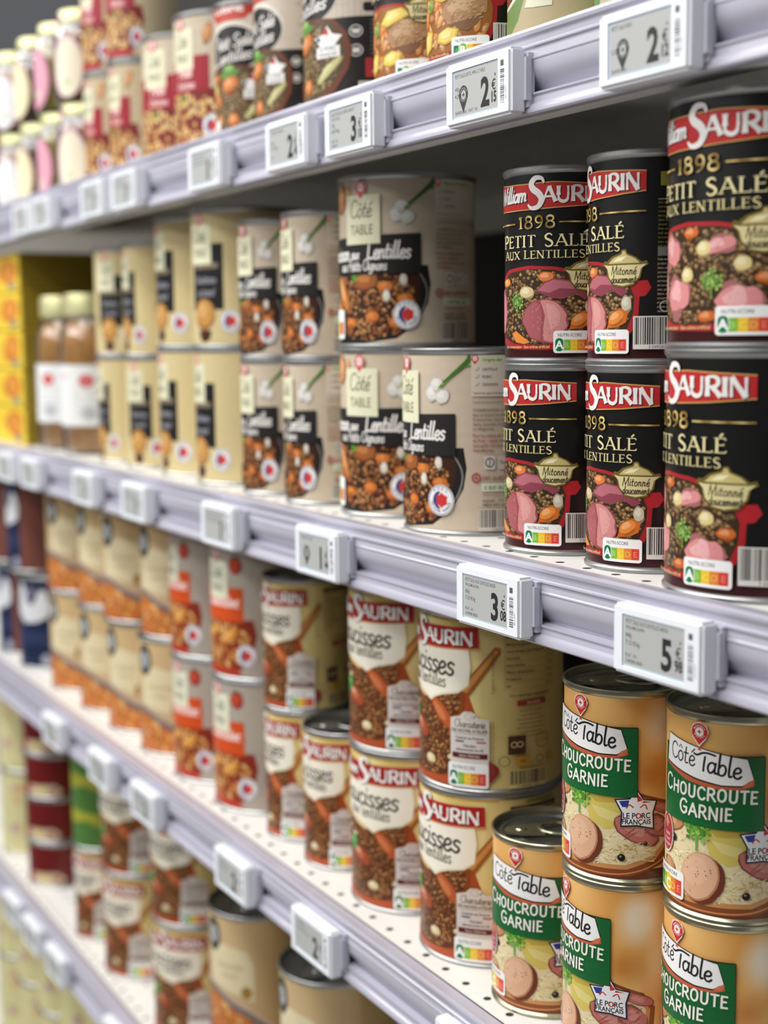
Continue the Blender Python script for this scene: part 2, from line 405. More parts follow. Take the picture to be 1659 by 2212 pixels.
# ------------------------------------------------------------------ print motifs
def blob(u, z, ru, rz, rng, irr=.14, n=14, rot=0.0):
    pts = []; ph = rng.uniform(0, 6.28); f = rng.choice((2, 3))
    for i in range(n):
        a = 2*pi*i/n; k = 1+irr*sin(f*a+ph)+rng.uniform(-irr, irr)*.5; x, y = ru*k*cos(a), rz*k*sin(a)
        pts.append((u+x*cos(rot)-y*sin(rot), z+x*sin(rot)+y*cos(rot)))
    return pts
def lentils(A, u, z, ru, rz, n, s, pal, rng, test=None):
    k0 = A.k
    for i in range(n):
        a = rng.uniform(0, 6.283); r = math.sqrt(rng.random()); x, y = u+ru*r*cos(a), z+rz*r*sin(a)
        if test and not test(x, y): continue
        q = s*rng.uniform(.75, 1.2); c = rng.choice(pal); A.k = k0+(i % 20)*3
        A.conv([(x+q*cos(t*pi/4), y+q*.85*sin(t*pi/4)) for t in range(8)], mix(c, '#2a1a0e', .42))
        A.conv([(x-.12*q+q*.78*cos(t*pi/4), y+.12*q+q*.62*sin(t*pi/4)) for t in range(8)], c)
        if rng.random() < .6: A.conv([(x-.3*q+q*.28*cos(t*pi/3), y+.3*q+q*.2*sin(t*pi/3)) for t in range(6)], mix(c, '#fff0d0', .45))
    A.k = k0+62
def lump(A, u, z, ru, rz, col, rng, rot=0.0, irr=.12, hi='#ffe8d8', lo='#2a1008', grain=0, lok=.35, hik=.35):
    A.poly(blob(u, z, ru, rz, random.Random(rng.random()), irr, 16, rot), mix(col, lo, lok))
    A.poly(blob(u-ru*.04, z+rz*.06, ru*.9, rz*.88, random.Random(3), irr, 16, rot), col)
    A.poly(blob(u-ru*.18, z+rz*.22, ru*.55, rz*.45, random.Random(5), irr, 12, rot), mix(col, hi, hik))
    k0 = A.k
    for i in range(grain):
        A.k = k0+i % 6
        x, y = u+rng.uniform(-.6, .6)*ru, z+rng.uniform(-.6, .6)*rz; dx = rng.uniform(.5, 1.6)
        A.ribbon([(x, y), (x+dx*.35, y+dx)], .22, mix(col, rng.choice((hi, lo)), .3), caps=False)
def parsley(A, u, z, s, rng, cols=('#4f9a2c', '#7cc04a', '#2f6e1e')):
    A.ribbon([(u, z-s), (u, z+s*.2)], s*.12, '#6aa83c')
    for a, r in ((90, .8), (150, .65), (30, .65), (200, .45), (-20, .45), (110, .3), (65, .35)):
        x, y = u+s*r*cos(radians(a)), z+s*r*sin(radians(a))
        for j in range(4):
            c = cols[(j+int(a)) % 3]; t = radians(a+j*90+20)
            A.conv([(x, y), (x+s*.3*cos(t-.5), y+s*.3*sin(t-.5)), (x+s*.42*cos(t), y+s*.42*sin(t)), (x+s*.3*cos(t+.5), y+s*.3*sin(t+.5))], c)
def nutri(A, u0, z0, w, h, on='A', rot=False):
    A.rrect(u0, z0, u0+w, z0+h, h*.13, '#f2f2f0')
    A.text('NUTRI-SCORE', u0+w*.40, z0+h*.74, h*.2, '#55565a', bold=.012, xs=w*.66/(h*.2*7.3))
    cols = ['#0f7a45', '#7db83a', '#efc62c', '#e2852b', '#d8432e']
    for i, c in enumerate(cols):
        a = u0+w*(.06+.175*i); A.rect(a, z0+h*.12, a+w*.178, z0+h*.60, c)
        A.text('ABCDE'[i], a+w*.09, z0+h*.24, h*.34, mix(c, '#fff', .35), bold=.01)
    i = 'ABCDE'.index(on); a = u0+w*(.06+.175*i)
    A.rrect(a-w*.03, z0+h*.05, a+w*.2, z0+h*.70, w*.1, '#f4f4f2'); A.rrect(a-w*.012, z0+h*.08, a+w*.185, z0+h*.67, w*.09, cols[i])
    A.text(on, a+w*.087, z0+h*.20, h*.5, '#ffffff', bold=.03)
def barcode(A, u0, z0, w, h, rng, digits=None, bg='#e9e6dc'):
    A.rect(u0-.8, z0-2.4, u0+w+.8, z0+h+.6, bg); x = u0; kb = A.k
    while x < u0+w:
        A.k = kb; b = rng.choice((.28, .28, .5, .8)); A.rect(x, z0, min(x+b, u0+w), z0+h, '#1d1b1a'); x += b+rng.choice((.28, .4, .7))
    if digits: A.text(digits, u0+w/2, z0-2.0, 2.2, '#26221f')
def star6(u, z, r, k=.58, rot=90, n=6):
    return [(u+(r if i % 2 == 0 else r*k)*cos(radians(rot+i*180/n)), z+(r if i % 2 == 0 else r*k)*sin(radians(rot+i*180/n))) for i in range(2*n)]
def france(A, u, z, r, top='PORC', ring='#46508c'):
    A.ell(u, z, r, r, '#f2f1ef', 32); A.ring(u, z, r*.90, r*.95, ring)
    A.arctext(top, u, z, r*.66, r*.27, '#2a2f5c', 90, 20+13*len(top)); A.arctext('ORIGINE FRANCE', u, z, r*.62, r*.25, '#2a2f5c', 270, 150, inward=True)
    A.ring(u, z, r*.56, r*.60, '#46508c', a0=110, a1=200)
    A.ell(u, z, r*.58, r*.58, '#35407f', 16, a0=95, a1=265); A.ell(u+r*.22, z, r*.5, r*.54, '#f2f1ef', 16, a0=95, a1=265)
    A.poly(star6(u+r*.08, z, r*.5, .76, 90), '#d23b38')
def pin(A, u, z, r, red='#c8302e', pale='#f2e6de'):
    A.poly([(u-r*1.12, z+.1*r), (u-r*.85, z+.8*r), (u, z+1.15*r), (u+r*.85, z+.8*r), (u+r*1.12, z+.1*r), (u+r*.8, z-.75*r), (u, z-1.75*r), (u-r*.8, z-.75*r)], pale)
    A.poly([(u+r*cos(radians(t)), z+r*sin(radians(t))) for t in range(-40, 221, 20)]+[(u, z-1.55*r)], red)
    A.ell(u, z, r*.52, r*.52, '#f4efe9', 18)
    A.poly(star6(u, z, r*.36, .35, 90, 4), red)
    A.arctext('MARQUE', u, z, r*.6, r*.32, '#f8eee8', 90, 120); A.arctext('REPÈRE', u, z, r*.56, r*.3, '#f8eee8', 270, 110, inward=True)
def lines(A, u0, z1, w, n, dz, size, col, words, rng, rot=False):
    for i in range(n):
        s = ' '.join(rng.choice(words) for _ in range(4)); A.text(s, u0, z1-i*dz, size, col, align='l', xs=w/(len(s)*size*.52))
FINE = ['conserver', 'dans', 'un', 'endroit', 'sec', 'frais', 'avant', 'ouverture', 'produit', 'lentilles', 'viande', 'porc', 'sel', 'eau', 'carottes']

# ---- black can: red flag, gold numerals, lentil dish
def art_black(A, variant, rng):
    R2 = 229.0
    A.rect(-165, 0, 165, 110, '#131211')
    A.rect(-165, 2, 165, 10.5, '#3a0f10')
    # pot with lentils
    A.poly([(-40, 42), (-36, 49), (-24, 53.5), (-6, 55), (10, 54), (26, 51), (33, 44), (37, 36), (36.5, 26), (33, 17), (24, 10.5), (6, 7.5), (-18, 8), (-34, 12), (-41, 22)], '#a8242a')
    A.poly([(33, 43), (41, 43.5), (43, 39.5), (40, 35.5), (35.5, 35)], '#b3262c')
    A.poly([(-38, 41), (-34, 47), (-23, 51.5), (-6, 53.2), (10, 52.2), (24, 49), (31, 43), (34.3, 35), (33.6, 26), (30, 18), (22, 13), (5, 10.5), (-17, 11), (-32, 15), (-38, 24)], '#3b2b1c')
    inside = lambda x, y: ((x+2)/35.5)**2+((y-31.5)/20.5)**2 < 1
    pal = ['#8a6a42', '#7a5a36', '#9c7a4e', '#6c4e30', '#ab8a5c', '#66503a']
    if variant == 'chicken': pal = ['#b07a3c', '#a4702f', '#c08c4a']
    lentils(A, -2, 31.5, 36, 21, 520 if variant != 'chicken' else 160, 1.28, pal, rng, inside)
    if variant == 'small':
        lump(A, 5, 48.5, 4.5, 3.2, '#dd7a3c', rng)
        A.poly([(-1, 40.5), (3, 45), (9, 47.5), (18, 46.5), (27, 42), (31, 37.5), (27, 35.5), (21, 39), (15, 36), (8, 36.5)], '#8c4250')
        A.poly([(0, 41), (4, 44.6), (9, 46.8), (17, 45.8), (24, 42.4), (20, 41.5), (13, 42), (7, 39.5)], '#b56a74')
        lump(A, -7.5, 40, 5, 4, '#d3bd8a', rng, hi='#ffffff'); lump(A, 30, 31.5, 2.8, 4.8, '#c9c0a4', rng, hi='#ffffff')
        A.poly([(-11, 24), (-8, 31), (-2, 35.5), (4, 36.3), (11, 35), (16.5, 30), (18, 22), (15, 13), (8, 11), (2, 12), (-5, 14.5)], '#9c4a50')
        A.poly([(-10.4, 24), (-7.6, 30.5), (-2, 34.8), (1.4, 33.4), (2.6, 27), (1.6, 13), (-4.5, 15)], '#a85c60')
        A.poly([(1.6, 35.4), (6, 35.6), (11, 34), (14, 31.2), (16.6, 27.5), (16.2, 24), (17.2, 21), (14.6, 17.6), (14, 13.2), (8, 12), (3.6, 13), (3.4, 20), (4.4, 27)], '#cc8884'); A.poly([(5, 33.6), (10, 32.6), (13.4, 28), (12.6, 22), (8, 19), (6, 26)], '#da9c96')
        k0 = A.k
        for i in range(60):
            A.k = k0+i % 8; x, y = rng.uniform(-6, 14), rng.uniform(14, 33); A.ribbon([(x, y), (x+.3, y+1.1)], .25, rng.choice(('#e3aaa4', '#a85a5c', '#d89590')), caps=False)
        A.poly([(-40, 42), (-34, 42.5), (-29, 38), (-27, 28), (-31, 18), (-37, 17), (-41, 24)], '#d77f8a'); A.poly([(-40, 41), (-36, 41), (-33, 34), (-34, 22), (-40, 24)], '#eea5ab')
        A.poly([(18, 19), (21, 26), (26, 29.5), (31, 27), (30, 22), (25, 19.5)], '#d06a24'); lump(A, 24, 24.5, 5, 3.8, '#e58a3a', rng, rot=.5)
        A.poly([(-20, 17), (-16, 18.5), (-10, 15), (-5, 12), (-9, 11), (-16, 12)], '#e0863a')
        parsley(A, -15, 34, 6, rng, ('#6f9f44', '#90b860', '#557f34')); lump(A, -27, 46, 5, 2.6, '#dd9a50', rng)
    elif variant == 'large':
        for (x, y, a, b) in ((-20, 43, 8, 8.5), (-30, 27, 5, 9), (-13, 23, 8, 9.5), (19, 20, 8.5, 9), (-36, 38, 4, 7), (10, 44, 7, 4)):
            lump(A, x, y, a, b, '#d98c8c' if a > 5 else '#dc9696', rng, rot=rng.uniform(-.5, .5), irr=.24, grain=14, hi='#fff0ee', lok=.3)
        for (x, y) in ((3, 43), (-6, 32), (20, 36)): lump(A, x, y, 3.5, 3.9, '#dcc98a', rng, hi='#ffffff')
        for (x, y) in ((-4, 50), (29, 30), (5, 14)): lump(A, x, y, 3.9, 3.0, '#c8682a', rng, irr=.2)
        parsley(A, 7, 28, 6, rng, ('#86a850', '#9cc066', '#6a8a40'))
    else:
        A.poly([(-38, 41), (-34, 47), (-23, 51.5), (-6, 53.2), (10, 52.2), (24, 49), (31, 43), (34.3, 35), (33.6, 26), (30, 18), (22, 13), (5, 10.5), (-17, 11), (-32, 15), (-38, 24)], '#96602e')
        k0 = A.k
        for i in range(60): A.k = k0+(i % 20)*3; lump(A, rng.uniform(-36, 30), rng.uniform(14, 50), rng.uniform(2.5, 5), rng.uniform(1.6, 3), rng.choice(('#d9803c', '#c98a4a', '#e0a050', '#b8824c', '#dcb868')), rng, rot=rng.uniform(0, 3), irr=.25)
        A.k = k0+62
        for (x, y, a, b, c, r) in ((-27, 38, 6, 13, '#cda468', .2), (17, 35, 14, 11, '#a9805a', .15)):
            lump(A, x, y, a, b, c, rng, rot=r, irr=.2, hi='#ecd4ac')
            k0 = A.k
            for i in range(80):
                A.k = k0+i % 10; p, q = x+rng.uniform(-.75, .75)*a, y+rng.uniform(-.7, .7)*b; A.ribbon([(p, q), (p+rng.uniform(.8, 2.4), q+rng.uniform(.2, 1.4))], .45, mix(c, rng.choice(('#f4e2c4', '#6a4526')), .45), caps=False)
        for (x, y, r) in ((-28, 27, .5), (-22, 45, .9), (-17, 33, 1.2), (-12, 20, 1.1)): lump(A, x, y, 6, 4, '#dd7f3a', rng, rot=r, irr=.16, hi='#f6b478')
        for pts in ([(-26, 23), (-13, 26), (-8, 24), (-10, 15), (-18, 12), (-24, 15)], [(-2, 22), (6, 25), (14, 23), (12, 17), (4, 15), (-3, 17)], [(-6, 42), (2, 50), (14, 51), (20, 46), (12, 43), (2, 40)]):
            A.poly(pts, '#c9a63c'); cx = sum(p[0] for p in pts)/6; cz = sum(p[1] for p in pts)/6
            A.poly([(cx+(p[0]-cx)*.86-.3, cz+(p[1]-cz)*.84+.5) for p in pts], '#e4c862'); A.poly([(cx+(p[0]-cx)*.5-1, cz+(p[1]-cz)*.5+1.2) for p in pts], '#f0dc8c')
        parsley(A, -11, 39, 5, rng, ('#86a850', '#6a8a40', '#a8c070'))
    # little tureen badge
    A.poly([(15, 52), (16, 54), (18, 53.6), (21, 56), (26, 57.6), (27, 59.4), (29.5, 59.6), (30.5, 57.4), (35, 55.4), (38, 53), (40.6, 53.6), (41.5, 51.5), (38.5, 50), (37.5, 45), (34, 41), (28, 39.8), (22, 41), (18.5, 45), (17.5, 50)], '#6f5f28')
    A.poly([(16, 52), (18.6, 51.5), (37.5, 51.5), (40.5, 51.9), (37.6, 49.4), (36.6, 45.4), (33.6, 41.9), (28, 40.8), (22.4, 41.9), (19.4, 45.4), (18.4, 49.5)], '#d9cd98')
    A.poly([(19, 52.4), (22, 55.2), (27, 56.9), (27.6, 58.7), (29, 58.7), (29.8, 56.8), (34.5, 54.8), (37, 52.4)], '#c9bb7c'); A.poly([(22, 53.2), (25, 55.4), (30, 56), (27, 53.6)], '#efe6bd')
    A.skel('Mitonné', 28, 46.6, 4.6, '#3a2b1a', .10, slant=.16, xs=.84, sp=.05); A.skel('doucement', 28, 42.4, 4.2, '#3a2b1a', .10, slant=.16, xs=.72, sp=.04)
    # flag
    def fl(z0, z1, zr, g): return [(-40, z0), (-24, z0-1.2), (-8, z0-1.6), (10, z0-1.1), (40+g, zr), (40+g, z1+2.6), (20, z1+.8), (0, z1-.2), (-20, z1-.2), (-40, z1+.4)]
    A.poly([(u*1.0, z+(.55 if z > 94 else -.55)) for u, z in fl(101.5, 86.5, 98.6, .0)], '#c9a35c'); A.poly(fl(101.5, 86.5, 98.6, 0), '#bb2a2b')
    sh = '#4a1012'
    lift = lambda X: -.012*(X-5)
    for c, dx, dz in ((sh, .5, -.5), ('#efece8', 0, 0)):
        A.ribbon([(p[0]*18-7.0+dx, 86.2+p[1]*17.4+dz) for p in crom([(.60, .80), (.52, .96), (.30, .97), (.17, .80), (.24, .63), (.42, .49), (.52, .30), (.42, .08), (.18, .03), (.04, .16)], 6)],
                 [.75+3.0*abs(sin(pi*(i/54)*1.0))**.8 for i in range(55)], c, caps=False)
        A.skel('AURIN', 3.2+dx, 89.8+dz, 8.6, c, .21, 'flare', xs=1.08, sp=.05, align='l', lift=lift)
        A.skel('William', -7.2+dx, 91.0+dz, 8.8, c, .15, 'mono', slant=.2, xs=.92, sp=.0, align='r', lift=lambda X: .02*X)
    gold = lambda u, z: mix('#8a6a2c', '#e6cf86', .5+.5*sin(u*.55+z*.35))
    A.skel('1898', -1.5, 75.7, 6.5, gold, .17, 'serif', sp=.2, fit=23)
    for a, b in ((12.5, 40), (-37, -16)): A.rect(a, 78.2, b, 79.0, gold)
    A.skel('PETIT SALÉ', 0, 65.3, 7.0, '#e9dca6', .165, 'serif', sp=.16, fit=57, small=.94)
    A.skel('AUX LENTILLES', 0, 58.8, 4.7, '#e0d196', .165, 'serif', sp=.16, fit=53, small=.92)
    nutri(A, 9.5, 5.8, 22.5, 12.5, 'B' if variant == 'chicken' else 'A')
    A.text('Sans conservateur - Sans arôme artificiel', -8.5, 8.6, 2.5, '#d9c48a', bold=.01, xs=.78)
    barcode(A, 35, 10.5, 24, 14, rng, '3 049580 9', '#dedbd2')
    # side panel
    A.rect(47, 91, 62, 98, '#8c8434'); A.rect(46, 84, 62, 84.5, '#a39a50')
    for i in range(26):
        s = ' '.join(rng.choice(FINE) for _ in range(3)); A.text(s, 46, 82-i*2.2, 1.7, '#8e8340' if i < 12 else '#b8b19a', align='l', xs=15/(len(s)*1.7*.5))
    A.ring(50, 30, 2.4, 2.9, '#b8b19a'); A.rect(46, 56, 62, 60, '#74726c'); A.text('01 02', 53, 57, 2.6, '#1a1a1a')
    for i in range(30):
        s = ' '.join(rng.choice(FINE) for _ in range(3)); A.text(s, -100, 96-i*2.6, 1.9, '#9a9068', align='l', xs=36/(len(s)*1.9*.5))

# ---- green choucroute can
def art_choucroute(A, rng):
    def bg(u, z):
        t = .5+.5*sin(u*.085+1.2)*cos(z*.05+u*.03); c = mix('#dd9c4c', '#ecc07c', t)
        a = max(0, 1-hypot((u-50)/17, (z-90)/20)); c = mix(c, '#efe0c8', a*1.5)
        a = max(0, 1-hypot((u-62)/11, (z-66)/26)); c = mix(c, '#ead2ac', a*1.3)
        a = max(0, 1-hypot((u-40)/15, (z-62)/14)); c = mix(c, '#bf7428', a*.9)
        a = max(0, 1-hypot((u+40)/30, (z-70)/40)); return mix(c, '#e7b15a', a*.6)
    A.rect(-165, 0, 165, 110, bg)
    A.poly([(52, 3), (90, 3), (90, 22), (70, 30), (56, 18)], '#b54b52')
    for i in range(7):
        A.poly([(52+i*5.4, 3), (54.6+i*5.4, 3), (60+i*5.4, 24), (57.4+i*5.4, 24)], '#ecd9d4')
    # earthen dish
    A.poly([(-60, 0), (64, 0), (62, 14), (50, 9), (-60, 12)], '#6e3a24')
    A.poly([(-46, 30), (-40, 40), (-20, 50), (34, 53), (52, 47), (59, 38), (58, 24), (48, 11), (30, 5), (-10, 4), (-36, 8), (-47, 20)], '#8a4a24')
    A.poly([(-44, 31), (-38, 40), (-18, 49), (33, 51.5), (50, 45.5), (56, 37), (55, 26), (45, 15), (28, 9), (-10, 8), (-34, 12), (-44, 22)], '#c98f58')
    A.poly([(-43, 31), (-37, 39), (-17, 51), (33, 50.5), (48, 44.5), (53.5, 37), (52.5, 27), (43, 17), (27, 11.5), (-10, 11), (-33, 15), (-43, 23)], '#e4d4a8')
    A.ribbon(crom([(-40, 11), (-18, 6.2), (10, 5.4), (32, 7.5), (50, 15), (57, 26)], 5), .9, '#d38a55')
    k0 = A.k
    for q in range(420):
        A.k = k0+q % 24; a = rng.uniform(0, 6.28); r = math.sqrt(rng.random()); x, y = 4+44*r*cos(a), 29+19*r*sin(a); t = rng.uniform(0, 3.14); l = rng.uniform(1.6, 4.5)
        A.ribbon([(x, y), (x+l*.5*cos(t), y+l*.4*sin(t)+.5), (x+l*cos(t+.4), y+l*.6*sin(t+.4))], rng.uniform(.4, .8), rng.choice(('#f4eac4', '#efe0b2', '#dcc78e', '#c8aa6c', '#faf3d8')), caps=False)
    A.k = k0+26
    A.poly([(2, 50.5), (6, 36), (15, 31), (24, 33), (26, 44), (22, 50.6)], '#d5c162'); A.poly([(4, 50.4), (10, 46), (24, 47), (21, 50.6)], '#bfa748'); A.poly([(7, 44), (12, 38), (20, 36), (23, 41), (15, 43)], '#dfd184')
    for (x, y, a, b, r) in ((34, 31, 13, 8, -.5), (46, 33, 9, 6.5, -.4), (50, 43, 8, 3.5, -.3), (-18, 47, 8, 4.5, .3), (-22, 22, 5, 6.5, .9)):
        lump(A, x, y, a, b, '#c07068' if x > 30 else '#c58a5c', rng, rot=r, grain=10, hi='#f0c8b8')
    for _ in range(34):
        x, y = rng.uniform(26, 50), rng.uniform(26, 37); A.ribbon([(x, y), (x+3, y+2.2)], .35, rng.choice(('#e0a598', '#a8564f')), caps=False)
    for _ in range(70):
        x, y = rng.uniform(-8, 44), rng.uniform(13, 24); t = rng.uniform(-.6, .9); A.ribbon([(x, y), (x+2.6*cos(t), y+2*sin(t))], .5, rng.choice(('#f0e2b4', '#dcc690', '#c9ab6c')), caps=False)
    # sausage slice
    A.poly(blob(2.8, 22.2, 11.5, 13.4, random.Random(2), .03, 26, -.25), '#6e3423'); A.poly(blob(.6, 23.4, 11.0, 13.4, random.Random(2), .03, 26, -.25), '#b5805c')
    A.poly(blob(.2, 23.7, 10.4, 12.7, random.Random(2), .03, 26, -.25), '#dcae8c'); A.poly(blob(-1.5, 26, 7, 8, random.Random(2), .05, 20, -.25), '#e2b797')
    for _ in range(26):
        x, y = rng.uniform(-8, 8), rng.uniform(14, 33)
        if (x/9)**2+((y-23.5)/11)**2 < 1: A.ell(x, y, .35, .4, rng.choice(('#7a4a34', '#f0d2b8', '#c89070')), 7)
    for x, y, r in ((25, 16, 2.1), (-17, 40, 2.2), (38, 24, 1.2)):
        A.ell(x, y, r, r, '#1d1714', 14); A.ell(x-.5, y+.6, r*.35, r*.3, '#8c867c', 8)
    parsley(A, -1, 46, 8.6, rng, ('#6aa838', '#8fc650', '#4c8a28'))
    # round claim on the left, score box
    A.ell(-24, 40.5, 6.6, 10.8, '#f0dcd4', 24); A.ell(-24, 40.5, 5.9, 10, '#a83440', 24)
    for i, s in enumerate(('Viande', 'de porc', 'française')): A.text(s, -24, 39-i*2.8, 2.6, '#f2d8d2', bold=.01, xs=.8)
    A.poly([(-27, 46), (-24.5, 49.5), (-22, 46), (-24, 42.5)], '#d98a52')
    A.rrect(-35, 7.5, -8.5, 22.5, 2, '#f1f0ec')
    for i, c in enumerate(('#0f7a45', '#7db83a', '#efc62c', '#e2852b', '#d8432e')):
        A.rect(-33.5+i*4.7, 9.2, -28.8+i*4.7, 17.5, c); A.text('ABCDE'[i], -31.1+i*4.7, 11, 5.4, mix(c, '#ffffff', .4), bold=.02)
    A.rrect(-24.4, 8.4, -18.9, 18.4, 2.4, '#efc62c'); A.text('C', -21.7, 10.4, 7.5, '#fbf4da', bold=.03); A.text('NUTRI-SCORE', -21.5, 19.2, 2.6, '#5a5c60', bold=.01)
    # star badge
    st = lambda k: [(33+k*p[0], 43+k*p[1]) for p in ((0, 11.5), (3.4, 6), (10.5, 5), (8.6, -1.5), (9, -10), (0, -8), (-8, -8.5), (-7.6, -1), (-11, 5.6), (-3.6, 6.4))]
    A.poly(st(1.1), '#1f2238'); A.poly(st(1.0), '#eff0f2')
    A.poly([(33-9.6, 48.2), (33-4, 49), (33-4.8, 45), (33-7.8, 45)], '#2b3f94'); A.poly([(33-.2, 53.4), (33+3.2, 48.9), (33+.4, 48)], '#c3343a'); A.poly([(33+3.4, 48.6), (33+8.4, 47.6), (33+3, 47.4)], '#c3343a')
    A.ribbon(crom([(27.5, 44.5), (29, 46.4), (31, 45)], 4), .7, '#c3343a'); A.ribbon(crom([(35, 45), (37.4, 46.4), (38.6, 43.8)], 4), .7, '#c3343a')
    A.text('LE PORC', 33, 38.6, 4.5, '#22232c', bold=.02, xs=.86); A.ring(34.2, 40.1, 1.0, 1.5, '#d0503c'); A.text('FRANÇAIS', 33, 35.3, 4.1, '#22232c', bold=.02, xs=.84)
    # green panel and logo
    A.poly([(-27, 50.5), (33.5, 50.5), (33, 89.5), (-26, 89.5)], '#15622f')
    for i in range(9): A.rect(-26.5, 52+i*4.2, 33, 52.3+i*4.2, '#1a6a35')
    A.rect(-26, 89.3, 33, 90.0, '#3a2a18'); A.rect(33, 50.5, 33.5, 89.8, '#2c3a1c')
    A.poly([(-22.6, 95.6), (24.5, 88.6), (28.2, 74.6), (22, 72.4), (8, 71.6), (-8, 73.6), (-24.4, 79)], '#c65f3e'); A.poly([(-22.6, 95.8), (24.6, 88.9), (28, 78), (22.4, 73.8), (12, 73.4), (-2, 75), (-24.4, 79.8)], '#2a2420')
    A.poly([(-22.2, 95.2), (24.2, 88.3), (27.4, 78), (22, 74.6), (12, 74.2), (-2, 75.9), (-23.8, 80.4)], '#f3f2f0'); A.poly([(28, 78), (24.6, 76.6), (22, 73.8), (26.6, 74.2)], '#d5714e')
    lift = lambda X: -.10*(X+20)
    A.skel('Côté', -19.6, 83.4, 8.6, '#2b2a2c', .10, 'table', slant=.06, sp=.02, align='l', lift=lift, fit=17.4, low=1.24); A.skel('Table', 1.0, 80.6, 9.6, '#232224', .115, 'table', slant=.08, sp=.0, align='l', lift=lambda X: -.12*(X-0), fit=20.5, low=1.18)
    A.poly([(-1.2, 91), (.4, 92.4), (1.4, 90.6)], '#d2593c')
    pin(A, 0, 100.5, 4.5)
    rb = random.Random(4)
    A.skel('CHOUCROUTE', 2.6, 65.4, 8.4, '#f1efe4', .135, 'brush', fit=53, sp=.16, small=.76, jit=.03, rng=rb, slant=.04); A.skel('GARNIE', 2.8, 55.6, 7.4, '#f1efe4', .15, 'brush', fit=28.5, sp=.16, small=.88, jit=.04, rng=rb, slant=.04)
    A.text('Suggestion de présentation', 63, 20, 2.4, '#4a2f18', rot=pi/2)
    lines(A, -105, 95, 50, 24, 3, 2, '#7a4a18', FINE, rng)

